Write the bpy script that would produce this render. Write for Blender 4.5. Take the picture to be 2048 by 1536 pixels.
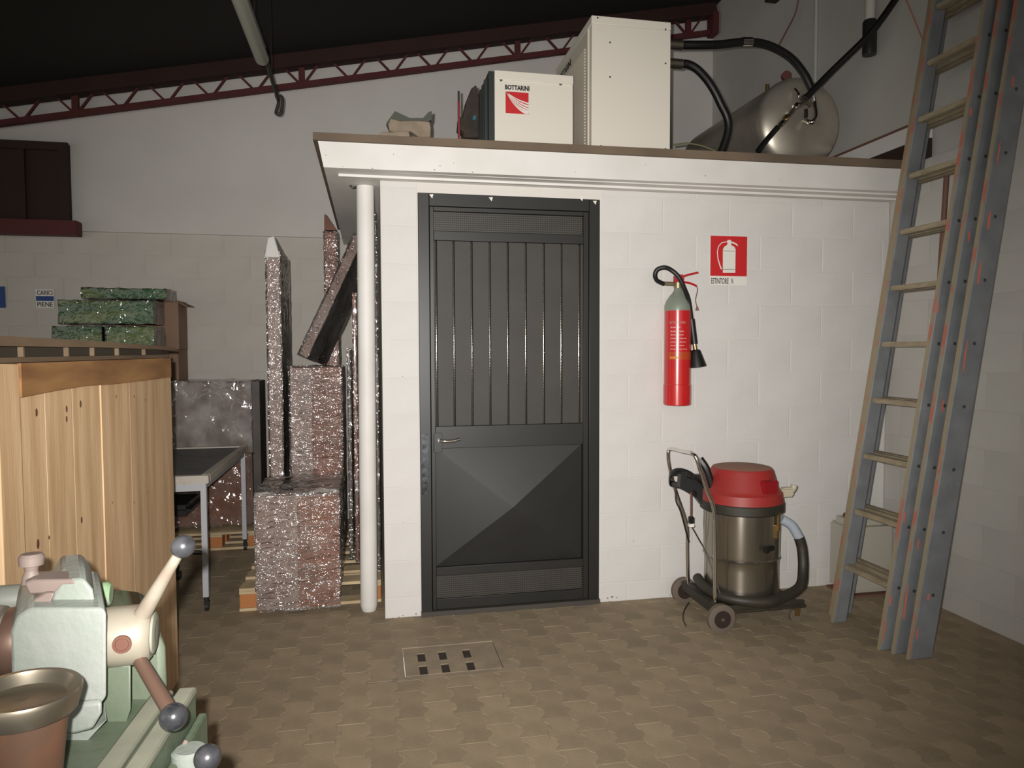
import bpy, bmesh, math, random
from mathutils import Vector, Matrix, noise
random.seed(7)
PI=math.pi
for o in list(bpy.data.objects): bpy.data.objects.remove(o)
S=bpy.context.scene; COL=S.collection

# ------------------------------------------------------------ camera, light, exposure
CAMF=1416.6; YAW=0.19604; PITCH=0.04721; ROLL=-0.0034045; CH=1.4447
_f=Vector((math.sin(YAW)*math.cos(PITCH),math.cos(YAW)*math.cos(PITCH),-math.sin(PITCH)))
_r=Vector((math.cos(YAW),-math.sin(YAW),0)); _u=_r.cross(_f)
_r2=math.cos(ROLL)*_r+math.sin(ROLL)*_u; _u2=-math.sin(ROLL)*_r+math.cos(ROLL)*_u
cam=bpy.data.objects.new('camera',bpy.data.cameras.new('camera')); COL.objects.link(cam)
M=Matrix((_r2,_u2,-_f)).transposed().to_4x4(); M.translation=Vector((0,0,CH)); cam.matrix_world=M
cam.data.sensor_width=36; cam.data.lens=CAMF/2048*36; cam.data.clip_start=.02
S.camera=cam
S.view_settings.view_transform='Standard'; S.view_settings.look='None'; S.view_settings.gamma=1
S.view_settings.use_curve_mapping=False; S.view_settings.exposure=0.38
w=bpy.data.worlds.new('world'); S.world=w; w.use_nodes=True
w.node_tree.nodes['Background'].inputs[0].default_value=(1.0,.955,.87,1); w.node_tree.nodes['Background'].inputs[1].default_value=.46
# the camera's built-in flash, just above and left of the lens
fl=bpy.data.lights.new('camera_flash','SPOT'); fl.energy=480; fl.color=(1,.965,.93); fl.spot_size=math.radians(93); fl.spot_blend=1; fl.shadow_soft_size=.012
flo=bpy.data.objects.new('camera_flash',fl); COL.objects.link(flo)
fm=M.copy(); fm.translation=Vector((0,0,CH))-_r2*.045+_u2*.035; flo.matrix_world=fm@Matrix.Rotation(math.radians(-1.0),4,'X')

DW=3.822; WX=3.107; BY=6.2      # booth front, right wall, back wall
AX={'X':0,'Y':1,'Z':2}
def P(x,y,ax,v):
    "a point of the place on the world plane ax=v, read off the photograph's perspective"
    d=_f+_r2*((x-1024)/CAMF)-_u2*((y-768)/CAMF); o=Vector((0,0,CH)); k=AX[ax]
    return o+d*((v-o[k])/d[k])
def Q(x,y,dep):
    d=_f+_r2*((x-1024)/CAMF)-_u2*((y-768)/CAMF); return Vector((0,0,CH))+d*dep

# ------------------------------------------------------------ materials
def mat(name,c,rough=.6,metal=0,c2=None,nscale=8,lo=.35,hi=.65,bump=0,bscale=60,spec=.5,coat=0,stretch=(1,1,1),rnd=0,trans=None,island=False,detail=4,cr=.1):
    m=bpy.data.materials.new(name); m.use_nodes=True; nt=m.node_tree; N=nt.nodes; L=nt.links
    b=N['Principled BSDF']; b.inputs['Base Color'].default_value=(*c,1); b.inputs['Roughness'].default_value=rough
    b.inputs['Metallic'].default_value=metal; b.inputs['Specular IOR Level'].default_value=spec; b.inputs['Coat Weight'].default_value=coat; b.inputs['Coat Roughness'].default_value=cr
    tc=N.new('ShaderNodeTexCoord'); mp=N.new('ShaderNodeMapping'); mp.inputs['Scale'].default_value=stretch; L.new(tc.outputs['Object'],mp.inputs[0])
    last=None
    if c2 is not None:
        n=N.new('ShaderNodeTexNoise'); n.inputs['Scale'].default_value=nscale; n.inputs['Detail'].default_value=detail; L.new(mp.outputs[0],n.inputs[0])
        r=N.new('ShaderNodeMapRange'); r.inputs[1].default_value=lo; r.inputs[2].default_value=hi; L.new(n.outputs[0],r.inputs[0])
        mx=N.new('ShaderNodeMix'); mx.data_type='RGBA'; L.new(r.outputs[0],mx.inputs[0]); mx.inputs[6].default_value=(*c,1); mx.inputs[7].default_value=(*c2,1)
        last=mx.outputs[2]
    if rnd:
        oi=N.new('ShaderNodeObjectInfo') if not island else N.new('ShaderNodeNewGeometry')
        out=oi.outputs['Random'] if not island else oi.outputs['Random Per Island']
        r=N.new('ShaderNodeMapRange'); r.inputs[3].default_value=1-rnd; r.inputs[4].default_value=1+rnd; L.new(out,r.inputs[0])
        vm=N.new('ShaderNodeVectorMath'); vm.operation='SCALE'; L.new(r.outputs[0],vm.inputs['Scale'])
        if last: L.new(last,vm.inputs[0])
        else: vm.inputs[0].default_value=c
        last=vm.outputs[0]
    if last: L.new(last,b.inputs['Base Color'])
    if bump:
        n=N.new('ShaderNodeTexNoise'); n.inputs['Scale'].default_value=bscale; n.inputs['Detail'].default_value=3; L.new(mp.outputs[0],n.inputs[0])
        bp=N.new('ShaderNodeBump'); bp.inputs['Strength'].default_value=bump; bp.inputs['Distance'].default_value=.01; L.new(n.outputs[0],bp.inputs['Height']); L.new(bp.outputs[0],b.inputs['Normal'])
    return m
def film_mat(name,dif=.12,tint=(.8,.78,.76),rough=.13,bs=45,bst=.9,stretch=(1,1,1)):
    m=bpy.data.materials.new(name); m.use_nodes=True; nt=m.node_tree; N=nt.nodes; L=nt.links; N.remove(N['Principled BSDF'])
    out=N['Material Output']; tr=N.new('ShaderNodeBsdfTransparent'); gl=N.new('ShaderNodeBsdfGlossy'); gl.inputs['Roughness'].default_value=rough; gl.inputs['Color'].default_value=(1,.97,.95,1)
    df=N.new('ShaderNodeBsdfDiffuse'); df.inputs['Color'].default_value=(*tint,1)
    fr=N.new('ShaderNodeFresnel'); fr.inputs[0].default_value=1.5
    tc=N.new('ShaderNodeTexCoord'); mp=N.new('ShaderNodeMapping'); mp.inputs['Scale'].default_value=stretch; L.new(tc.outputs['Object'],mp.inputs[0])
    n=N.new('ShaderNodeTexNoise'); n.inputs['Scale'].default_value=bs; n.inputs['Detail'].default_value=2.5; n.inputs['Distortion'].default_value=.6; L.new(mp.outputs[0],n.inputs[0])
    bp=N.new('ShaderNodeBump'); bp.inputs['Strength'].default_value=bst; bp.inputs['Distance'].default_value=.02; L.new(n.outputs[0],bp.inputs['Height'])
    for q in (gl,fr): L.new(bp.outputs[0],q.inputs['Normal'])
    ml=N.new('ShaderNodeMath'); ml.operation='MULTIPLY_ADD'; ml.inputs[1].default_value=1.1; ml.inputs[2].default_value=.05; ml.use_clamp=True; L.new(fr.outputs[0],ml.inputs[0])
    n2=N.new('ShaderNodeTexNoise'); n2.inputs['Scale'].default_value=7; n2.inputs['Detail'].default_value=3; L.new(mp.outputs[0],n2.inputs[0])
    r=N.new('ShaderNodeMapRange'); r.inputs[1].default_value=.4; r.inputs[2].default_value=.7; r.inputs[3].default_value=dif*.35; r.inputs[4].default_value=dif*1.8; L.new(n2.outputs[0],r.inputs[0])
    m1=N.new('ShaderNodeMixShader'); L.new(r.outputs[0],m1.inputs[0]); L.new(tr.outputs[0],m1.inputs[1]); L.new(df.outputs[0],m1.inputs[2])
    m2=N.new('ShaderNodeMixShader'); L.new(ml.outputs[0],m2.inputs[0]); L.new(m1.outputs[0],m2.inputs[1]); L.new(gl.outputs[0],m2.inputs[2]); L.new(m2.outputs[0],out.inputs[0])
    return m
m_block=mat('painted_block',(.63,.613,.587),.75,c2=(.58,.562,.535),nscale=3,bump=.12,bscale=90,rnd=.012)
m_joint=mat('painted_joint',(.64,.61,.57),.85)
m_plaster=mat('painted_plaster',(.63,.605,.57),.8,c2=(.57,.545,.51),nscale=1.2,bump=.05,bscale=60)
m_white=mat('white_gloss_paint',(.70,.68,.65),.55,c2=(.64,.62,.58),nscale=4)
m_backb=mat('painted_back_block',(.55,.52,.47),.8,c2=(.49,.46,.41),nscale=2,rnd=.015)
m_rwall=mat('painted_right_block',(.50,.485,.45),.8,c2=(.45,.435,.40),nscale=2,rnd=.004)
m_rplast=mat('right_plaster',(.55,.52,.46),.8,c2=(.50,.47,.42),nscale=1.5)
m_paver=mat('concrete_paver',(.315,.243,.155),.85,c2=(.25,.196,.125),nscale=6,bump=.15,bscale=120,rnd=.09)
m_paverI=mat('concrete_paver_far',(.315,.243,.155),.85,c2=(.25,.196,.125),nscale=6,rnd=.09,island=True)
m_sand=mat('joint_sand',(.36,.29,.19),.95,c2=(.22,.18,.13),nscale=5)
m_brown=mat('roof_slab_brown',(.16,.115,.075),.8,c2=(.11,.08,.055),nscale=3)
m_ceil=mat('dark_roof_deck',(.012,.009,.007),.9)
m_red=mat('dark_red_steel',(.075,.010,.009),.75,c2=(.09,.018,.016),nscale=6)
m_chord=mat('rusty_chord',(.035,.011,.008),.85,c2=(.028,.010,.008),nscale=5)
m_door=mat('door_black_paint',(.011,.011,.010),.45,c2=(.015,.014,.012),nscale=4)
m_slat=mat('door_slat_grey',(.040,.036,.029),.6,c2=(.033,.030,.025),nscale=5,bump=.1,bscale=400)
m_kick=mat('door_kick_panel',(.020,.020,.019),.5,c2=(.016,.016,.015),nscale=4)
m_mesh=mat('door_mesh_wire',(.055,.048,.040),.5)
m_wornmet=mat('worn_lock_metal',(.07,.08,.09),.35,.6,c2=(.02,.02,.02),nscale=40)
m_chrome=mat('chrome',(.75,.72,.68),.18,1)
m_steel=mat('brushed_steel',(.40,.36,.30),.24,.92,c2=(.30,.27,.22),nscale=3,stretch=(1,1,.15))
m_steel.node_tree.nodes['Principled BSDF'].inputs['Anisotropic'].default_value=.75; m_steel.node_tree.nodes['Principled BSDF'].inputs['Anisotropic Rotation'].default_value=.25
m_tank=mat('tank_steel',(.58,.53,.44),.38,.72,c2=(.42,.38,.32),nscale=4)
m_black=mat('black_rubber',(.007,.0065,.006),.45)
m_blackp=mat('black_plastic',(.018,.018,.018),.4)
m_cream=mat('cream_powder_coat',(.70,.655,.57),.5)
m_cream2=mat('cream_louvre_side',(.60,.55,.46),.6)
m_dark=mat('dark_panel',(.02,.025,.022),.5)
m_extred=mat('extinguisher_red',(.50,.012,.012),.25,coat=.6,c2=(.45,.012,.015),nscale=5)
m_sage=mat('extinguisher_grey_green',(.20,.23,.18),.35,coat=.3)
m_signred=mat('sign_red',(.52,.015,.018),.5)
m_signw=mat('sign_white',(.72,.70,.64),.5)
m_ink=mat('black_ink',(.02,.02,.02),.6)
m_inkw=mat('white_ink',(.62,.40,.36),.6)
m_gold=mat('yellow_ink',(.55,.22,.02),.5)
m_blue=mat('blue_ink',(.01,.05,.22),.5)
m_grey=mat('ladder_grey_paint',(.185,.195,.20),.55,c2=(.135,.142,.15),nscale=9,lo=.3,hi=.7,bump=.1,bscale=150)
m_primer=mat('ladder_edge_wood',(.30,.25,.16),.65,c2=(.42,.15,.10),nscale=7,lo=.52,hi=.62)
m_rung=mat('ladder_rung_wood',(.34,.285,.19),.6,c2=(.25,.205,.135),nscale=14,stretch=(3,1,3))
m_primr=mat('red_primer',(.50,.14,.10),.7)
m_bolt=mat('bolt_dark',(.04,.045,.035),.5)
m_wood=mat('crate_pine',(.72,.50,.29),.65,c2=(.52,.32,.16),nscale=5,stretch=(4,4,.35),lo=.38,hi=.72,rnd=.10,bump=.1,bscale=30)
m_knot=mat('wood_knot',(.10,.045,.02),.7)
m_wood2=mat('crate_top_board',(.40,.21,.075),.6,c2=(.22,.10,.035),nscale=4,stretch=(4,.6,4))
m_lid=mat('crate_lid_board',(.20,.135,.08),.7,c2=(.13,.085,.05),nscale=5,stretch=(3,.5,3))
m_liddark=mat('crate_lid_gap_shade',(.05,.04,.025),.8)
m_pal=mat('pallet_wood',(.55,.43,.26),.7,c2=(.42,.32,.19),nscale=8)
m_palor=mat('pallet_block',(.42,.16,.05),.7)
m_carton=mat('brown_carton',(.185,.066,.033),.6,c2=(.13,.046,.024),nscale=6,rnd=.04,coat=.25)
m_cartonL=mat('pale_foam_sheet',(.25,.18,.15),.55,c2=(.18,.12,.10),nscale=9)
m_cardb=mat('cardboard',(.27,.17,.115),.8,c2=(.22,.14,.09),nscale=4)
m_greybox=mat('grey_wrapped_sheet',(.18,.135,.115),.6,c2=(.11,.075,.06),nscale=3)
m_darkside=mat('dark_board_side',(.04,.032,.026),.5,c2=(.07,.05,.04),nscale=6)
m_green=mat('green_box',(.022,.10,.03),.5,c2=(.12,.17,.045),nscale=3.5,stretch=(1,1,4),lo=.45,hi=.6)
m_tablem=mat('table_white_frame',(.42,.43,.45),.5)
m_tabletop=mat('table_grey_top',(.12,.12,.12),.6,c2=(.09,.09,.09),nscale=10)
m_tableedge=mat('table_edge_tape',(.46,.42,.36),.6,c2=(.38,.24,.16),nscale=5,lo=.55,hi=.7)
m_mach=mat('machine_grey_paint',(.27,.285,.26),.5,c2=(.20,.235,.195),nscale=7,lo=.4,hi=.7,bump=.15,bscale=70,coat=.2)
m_machg=mat('machine_green_paint',(.085,.115,.07),.5,c2=(.13,.155,.11),nscale=5,lo=.4,hi=.65,bump=.1,bscale=60)
m_machw=mat('machine_cream_hub',(.25,.225,.175),.5,c2=(.19,.145,.11),nscale=9,lo=.5,hi=.7,coat=.3)
m_way=mat('bed_way_cream',(.28,.28,.21),.5,c2=(.22,.22,.17),nscale=9)
m_bronze=mat('rusty_bronze',(.22,.10,.055),.45,.2,c2=(.13,.075,.05),nscale=7)
m_ringst=mat('ring_steel',(.52,.47,.37),.30,.92,c2=(.32,.26,.19),nscale=6)
m_rust=mat('rust_spot',(.11,.042,.025),.7)
m_rod=mat('brown_rod',(.15,.09,.065),.4,.4)
m_clamp=mat('worn_clamp',(.22,.175,.15),.55,c2=(.20,.15,.13),nscale=20)
m_knob=mat('ball_knob',(.025,.027,.031),.28,.3,c2=(.07,.07,.075),nscale=30,coat=.3)
m_vred=mat('vacuum_red',(.34,.022,.02),.5,c2=(.28,.025,.02),nscale=5)
m_vredd=mat('vacuum_red_switch',(.26,.006,.010),.4)
m_vtop=mat('vacuum_dusty_top',(.30,.15,.10),.8)
m_olive=mat('dusty_black_rubber',(.020,.018,.013),.55,c2=(.036,.030,.019),nscale=8)
m_tyre=mat('trolley_tyre',(.13,.10,.075),.7)
m_hub=mat('wheel_hub',(.03,.02,.018),.4)
m_beige=mat('beige_plastic',(.47,.42,.31),.5)
m_ltblue=mat('pale_hose_cuff',(.36,.40,.45),.5)
m_boxcream=mat('cream_plastic_panel',(.42,.395,.33),.5)
m_grate=mat('grate_concrete',(.31,.245,.165),.85,c2=(.24,.19,.13),nscale=9,bump=.2,bscale=90)
m_slotshade=mat('drain_slot_shade',(.035,.025,.018),.9)
m_lamp=mat('lamp_tube_plastic',(.38,.40,.33),.4)
m_pipeg=mat('conduit_grey',(.42,.44,.42),.5)
m_winbrown=mat('window_brown_board',(.028,.013,.006),.85,c2=(.028,.012,.007),nscale=2)
m_maroon=mat('maroon_sill',(.085,.010,.010),.6)
m_brass=mat('brass',(.55,.40,.18),.3,1)
m_pole=mat('brown_pole',(.16,.075,.05),.6)
m_yellow=mat('yellow_plastic',(.65,.33,.02),.4)
m_cloth=mat('torn_bag_paper',(.30,.235,.17),.8,c2=(.20,.155,.11),nscale=10)
m_bagdark=mat('bag_dark_lining',(.07,.075,.055),.7)
m_reddull=mat('dull_red_bar',(.16,.010,.015),.5)
m_film=film_mat('clear_stretch_film',.06,bs=20,rough=.09,bst=1.0,stretch=(1,1,2.6))
m_film2=film_mat('cloudy_film',.34,(.50,.46,.43),.12,bs=9,bst=.9)
m_filmv=film_mat('clear_film_fine',.05,bs=30,rough=.10,bst=1.0)
m_filmg=film_mat('clear_film_loose',.03,(.6,.62,.55),rough=.10,bs=16,bst=.9)

# ------------------------------------------------------------ mesh helpers
class MB:
    def __init__(s): s.bm=bmesh.new(); s.mats=[]
    def mi(s,m):
        if m is None: return 0
        if m not in s.mats: s.mats.append(m)
        return s.mats.index(m)
    def poly(s,*a): s._poly(*a); return s
    def _poly(s,pts,faces,m=None):
        k=s.mi(m); v=[s.bm.verts.new(p) for p in pts]; out=[]
        for f in faces:
            try:
                q=s.bm.faces.new([v[i] for i in f]); q.material_index=k; out.append(q)
            except ValueError: pass
        return v
    def box(s,a,b,m=None,bev=0,T=None):
        x0,y0,z0=a; x1,y1,z1=b
        p=[Vector(q) for q in ((x0,y0,z0),(x1,y0,z0),(x1,y1,z0),(x0,y1,z0),(x0,y0,z1),(x1,y0,z1),(x1,y1,z1),(x0,y1,z1))]
        if T: p=[T@q for q in p]
        v=s._poly(p,[(0,3,2,1),(4,5,6,7),(0,1,5,4),(1,2,6,5),(2,3,7,6),(3,0,4,7)],m)
        if bev:
            es=list({e for q in v for e in q.link_edges}); k=s.mi(m)
            r=bmesh.ops.bevel(s.bm,geom=es,offset=bev,segments=2,affect='EDGES',clamp_overlap=True)
            for f in r['faces']: f.material_index=k
        return s
    def hexa(s,p,m=None):
        s.poly(p,[(0,3,2,1),(4,5,6,7),(0,1,5,4),(1,2,6,5),(2,3,7,6),(3,0,4,7)],m); return s
    def lathe(s,o,ax,prof,m=None,n=32,cap=True):
        "prof: (distance along axis, radius)"
        o=Vector(o); ax=Vector(ax).normalized(); t=ax.orthogonal().normalized(); b=ax.cross(t); k=s.mi(m)
        rings=[]
        for h,r in prof:
            rings.append([s.bm.verts.new(o+ax*h+(t*math.cos(2*PI*i/n)+b*math.sin(2*PI*i/n))*max(r,1e-5)) for i in range(n)])
        for a,c in zip(rings,rings[1:]):
            for i in range(n):
                f=s.bm.faces.new((a[i],a[(i+1)%n],c[(i+1)%n],c[i])); f.material_index=k
        if cap:
            f=s.bm.faces.new(rings[0][::-1]); f.material_index=k; f=s.bm.faces.new(rings[-1]); f.material_index=k
        return s
    def cyl(s,a,b,r,m=None,n=20,r2=None):
        a=Vector(a); b=Vector(b); return s.lathe(a,b-a,[(0,r),((b-a).length,r if r2 is None else r2)],m,n)
    def ball(s,c,r,m=None,n=24,sq=1):
        return s.lathe(Vector(c)-Vector((0,0,r*sq)),(0,0,1),[(r*sq-r*sq*math.cos(PI*i/14),r*math.sin(PI*i/14)) for i in range(15)],m,n,False)
    def tube(s,pts,r,m=None,n=12,sub=6):
        P0=[Vector(p) for p in pts]
        if sub>1 and len(P0)>2:
            q=[]; E=[P0[0]*2-P0[1]]+P0+[P0[-1]*2-P0[-2]]
            for i in range(1,len(E)-2):
                for j in range(sub):
                    t=j/sub; a,b,c,d=E[i-1:i+3]
                    q.append(.5*((2*b)+(c-a)*t+(2*a-5*b+4*c-d)*t*t+(3*b-a-3*c+d)*t**3))
            q.append(P0[-1]); P0=q
        k=s.mi(m); rings=[]; T=(P0[1]-P0[0]).normalized(); nn=T.orthogonal().normalized()
        for i,p in enumerate(P0):
            t=(P0[min(i+1,len(P0)-1)]-P0[max(i-1,0)]).normalized(); nn=(nn-t*nn.dot(t)).normalized(); b=t.cross(nn)
            rr=r(i/(len(P0)-1)) if callable(r) else r
            rings.append([s.bm.verts.new(p+(nn*math.cos(2*PI*j/n)+b*math.sin(2*PI*j/n))*rr) for j in range(n)])
        for a,c in zip(rings,rings[1:]):
            for i in range(n):
                f=s.bm.faces.new((a[i],a[(i+1)%n],c[(i+1)%n],c[i])); f.material_index=k
        for f in (s.bm.faces.new(rings[0][::-1]),s.bm.faces.new(rings[-1])): f.material_index=k
        return s
    def prism(s,poly,ext,m=None):
        "poly: 3-D outline, ext: extrusion vector"
        n=len(poly); p=[Vector(q) for q in poly]; e=Vector(ext); k=s.mi(m)
        a=[s.bm.verts.new(q) for q in p]; b=[s.bm.verts.new(q+e) for q in p]
        fs=[s.bm.faces.new(a),s.bm.faces.new(b[::-1])]+[s.bm.faces.new((a[i],b[i],b[(i+1)%n],a[(i+1)%n])) for i in range(n)]
        for f in fs: f.material_index=k
        return s
    def build(s,name,m=None,parent=None,flat=False,bevel=0,weld=False,**kw):
        if weld: bmesh.ops.remove_doubles(s.bm,verts=s.bm.verts,dist=1e-5)
        bmesh.ops.recalc_face_normals(s.bm,faces=s.bm.faces)
        if not flat:
            for f in s.bm.faces: f.smooth=True
            for e in s.bm.edges:
                if len(e.link_faces)==2: e.smooth=e.calc_face_angle(3)<.62
                else: e.smooth=False
        me=bpy.data.meshes.new(name); s.bm.to_mesh(me); s.bm.free()
        for q in ([m] if m else [])+[x for x in s.mats if x is not m]:
            me.materials.append(q)
        o=bpy.data.objects.new(name,me); COL.objects.link(o)
        if parent: o.parent=parent; o.matrix_parent_inverse=MWI(parent)
        if bevel:
            b=o.modifiers.new('bevel','BEVEL'); b.width=bevel; b.segments=2; b.limit_method='ANGLE'
        for k,v in kw.items(): o[k]=v
        return o
def WM(o): return o.matrix_basis.copy() if o.parent is None else WM(o.parent)@o.matrix_parent_inverse@o.matrix_basis
def MWI(p): return WM(p).inverted()
def thing(name,label,cat,loc=(0,0,0),group=None):
    o=bpy.data.objects.new(name,None); COL.objects.link(o); o.empty_display_size=.05; o.location=loc; o['label']=label; o['category']=cat
    if group: o['group']=group
    return o
def tag(o,label,cat,group=None):
    o['label']=label; o['category']=cat
    if group: o['group']=group
    return o
def struct(o): o['kind']='structure'; return o
def copyp(src,parent,T):
    c=src.copy(); COL.objects.link(c); c.parent=parent; c.matrix_parent_inverse=MWI(parent); c.matrix_basis=T; return c
def tx(x=0,y=0,z=0): return Matrix.Translation((x,y,z))
def text(name,body,m,parent,origin,right,up,h,wscale=1,bold=0,depth=.0006,width=None,align='LEFT'):
    cu=bpy.data.curves.new(name,'FONT'); cu.body=body; cu.extrude=depth/h; cu.offset=bold; cu.size=1; cu.align_x=align; cu.resolution_u=3
    t=bpy.data.objects.new(name,cu); COL.objects.link(t); dg=bpy.context.evaluated_depsgraph_get()
    me=bpy.data.meshes.new_from_object(t.evaluated_get(dg)); COL.objects.unlink(t); bpy.data.objects.remove(t)
    xs=[v.co.x for v in me.vertices]; ys=[v.co.y for v in me.vertices]; W=max(xs)-min(xs); H=max(ys)-min(ys)
    right=Vector(right).normalized(); up=Vector(up).normalized(); nn=right.cross(up)
    sx=(width/W) if width else h/H*wscale; sy=h/H
    for v in me.vertices:
        c=v.co.copy(); v.co=Vector(origin)+right*((c.x-min(xs))*sx)+up*((c.y-min(ys))*sy)+nn*(c.z*h)
    me.materials.append(m); o=bpy.data.objects.new(name,me); COL.objects.link(o)
    if parent: o.parent=parent; o.matrix_parent_inverse=MWI(parent)
    return o
def film_box(a,b,amp=.006,step=.03,off=.006,seed=0,T=None,sag=0,bottom=True):
    "a crumpled skin around a box"
    m=MB(); a=Vector(a)-Vector((off,)*3); b=Vector(b)+Vector((off,)*3); d=b-a; n=[max(2,int(d[i]/step)) for i in range(3)]
    def face(u,v,wk,val,flip):
        nu,nv=n[u],n[v]; g=[]
        for j in range(nv+1):
            row=[]
            for i in range(nu+1):
                p=Vector((0,0,0)); p[u]=a[u]+d[u]*i/nu; p[v]=a[v]+d[v]*j/nv; p[wk]=val
                dv=noise.noise_vector(p*14+Vector((seed*3.1,seed,0)))*amp+noise.noise_vector(p*40+Vector((seed,0,seed)))*amp*.55
                p=p+dv
                if T: p=T@p
                row.append(m.bm.verts.new(p))
            g.append(row)
        for j in range(nv):
            for i in range(nu): m.bm.faces.new((g[j][i],g[j][i+1],g[j+1][i+1],g[j+1][i]))
    face(0,2,1,a[1],0); face(0,2,1,b[1],0); face(1,2,0,a[0],0); face(1,2,0,b[0],0); face(0,1,2,b[2],0)
    if bottom: face(0,1,2,a[2],0)
    bmesh.ops.remove_doubles(m.bm,verts=m.bm.verts,dist=1e-4)
    return m

# ============================================================ SETTING
# ---- floor: sand bed and wave-edged pavers running away from the camera
GR=(.095,3.075,.610,3.455)    # drain surround
floor=struct(MB().box((-6,-2,-.06),(3.3,GR[1],-.0016)).box((-6,GR[3],-.06),(3.3,6.4,-.0016)).box((-6,GR[1],-.06),(GR[0],GR[3],-.0016)).box((GR[2],GR[1],-.06),(3.3,GR[3],-.0016)).build('floor',m_sand))
PW,PL=.1125,.225
def wave(y):
    t=(y/(PL/2))%1.0; A=.011
    if t<.12: return -A+2*A*t/.12*.5
    if t<.38: return 0 if t<.12 else A*(min(1,(t-.12)/.13))
    if t<.62: return A
    if t<.88: return A*(1-min(1,(t-.62)/.13)) if t<.75 else -A*min(1,(t-.75)/.13)
    return -A+0*t
kn=[(0,-1),(.2,-1),(.35,1),(.65,1),(.85,-1),(1,-1)]
def paver_bm(mb,x,y,z=0,rz=0):
    j=.0019; L=[]; R=[]
    ks=[(t/2*PL,s) for t,s in kn[:-1]]+[(PL/2+t/2*PL,s) for t,s in kn]
    ys=[min(max(t,.0009),PL-.0009) for t,_ in ks]; A=.010
    l=[(-PW/2+j+A*s,yy-PL/2) for (t,s),yy in zip(ks,ys)]; r=[(PW/2-j+A*s,yy-PL/2) for (t,s),yy in zip(ks,ys)]
    n=len(l); vb=[]; vt=[]
    def ring(zz,ins):
        out=[]
        for side,sg in ((l,1),(r,-1)):
            out.append([mb.bm.verts.new((x+px+sg*ins,y+py*(1-ins*4),zz+z+rz*px)) for px,py in side])
        return out
    b=ring(-.03,0); t=ring(-.0006,0); u=ring(0,.0008)
    for i in range(n-1):
        mb.bm.faces.new((u[0][i],u[1][i],u[1][i+1],u[0][i+1]))
        for k,A1,B1 in ((0,b,t),(1,b,t),(0,t,u),(1,t,u)):
            q=(A1[k][i],A1[k][i+1],B1[k][i+1],B1[k][i]); mb.bm.faces.new(q if k==1 else q[::-1])
    for A1,B1 in ((b,t),(t,u)):
        mb.bm.faces.new((A1[0][0],A1[1][0],B1[1][0],B1[0][0])); mb.bm.faces.new((A1[1][-1],A1[0][-1],B1[0][-1],B1[1][-1]))
spots=[]
for i in range(-34,28):
    for jx in range(-2,29):
        x=i*PW+.03; y=jx*PL+(PL/2 if i%2 else 0)+.05
        if x>WX-.02 or y>6.15 : continue
        if x>.10 and y>DW-.05: continue
        d=Vector((x,y,-CH)); z=d@_f if False else d.dot(_f)
        px=1024+CAMF*d.dot(_r2)/z if z>.2 else -9999; py=768-CAMF*d.dot(_u2)/z if z>.2 else 9999
        vis=(350<px<2080 and py<1580)
        spots.append((0 if vis else 1,d.length,x,y))
spots.sort()
src=None; rest=MB()
for n,(v,dd,x,y) in enumerate(spots):
    dz=random.uniform(-.0008,.0008)
    if GR[0]-PW*.6<x<GR[2]+PW*.6 and GR[1]-PL/2<y<GR[3]+PL/2:
        mb=MB(); paver_bm(mb,x,y,dz); ov=[(GR[0]-(x-PW/2),(GR[0],0,0),(1,0,0)),((x+PW/2)-GR[2],(GR[2],0,0),(-1,0,0)),(GR[1]-(y-PL/2),(0,GR[1],0),(0,1,0)),((y+PL/2)-GR[3],(0,GR[3],0),(0,-1,0))]
        v,co,no=max(ov); 
        if v>.012:
            g=list(mb.bm.verts)+list(mb.bm.edges)+list(mb.bm.faces); bmesh.ops.bisect_plane(mb.bm,geom=g,plane_co=co,plane_no=no,clear_outer=True)
            mb.build('paver',m_paver,floor,flat=True)
        continue
    if n<300:
        if src is None:
            mb=MB(); paver_bm(mb,0,0); src=mb.build('paver',m_paver,floor,flat=True); src.matrix_basis=tx(x,y,dz)
        else: copyp(src,floor,tx(x,y,dz))
    else: paver_bm(rest,x,y,dz)
rest.build('paver',m_paverI,floor,flat=True,kind='stuff')

def block_mesh(name,w,h,m,parent,axis,dp=.0012):
    "block face plane at 0 looking to -axis, thickness .03 behind"
    g=.0018; e=.0035; mb=MB()
    o=[(g,g),(w-g,g),(w-g,h-g),(g,h-g)]; i=[(g+e,g+e),(w-g-e,g+e),(w-g-e,h-g-e),(g+e,h-g-e)]
    def V(u,v,d): return (u,d,v) if axis=='Y' else (d,u,v)
    pts=[V(*p,.02) for p in o]+[V(*p,dp) for p in o]+[V(*p,0) for p in i]
    mb.poly(pts,[(8,9,10,11)]+[(4+k,4+(k+1)%4,8+(k+1)%4,8+k) for k in range(4)]+[(k,(k+1)%4,4+(k+1)%4,4+k) for k in range(4)])
    return mb.build(name,m,parent,flat=True)
def lay(parent,m,axis,plane,u0,u1,zs,bl,offs,dp=.0012):
    cache={}
    for k,(z0,z1) in enumerate(zs):
        u=offs[k%2]
        while u>u0: u-=bl
        while u<u1-.01:
            a=max(u,u0); b=min(u+bl,u1)
            if b-a>.015:
                key=(round(b-a,3),round(z1-z0,3)); dj=random.uniform(-.0006,.0003)
                T=tx(a,plane+dj,z0) if axis=='Y' else tx(plane+dj,a,z0)
                if key in cache: copyp(cache[key],parent,T)
                else: c=block_mesh('block',b-a,z1-z0,m,parent,axis,dp); c.matrix_basis=T; cache[key]=c
            u+=bl
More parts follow.
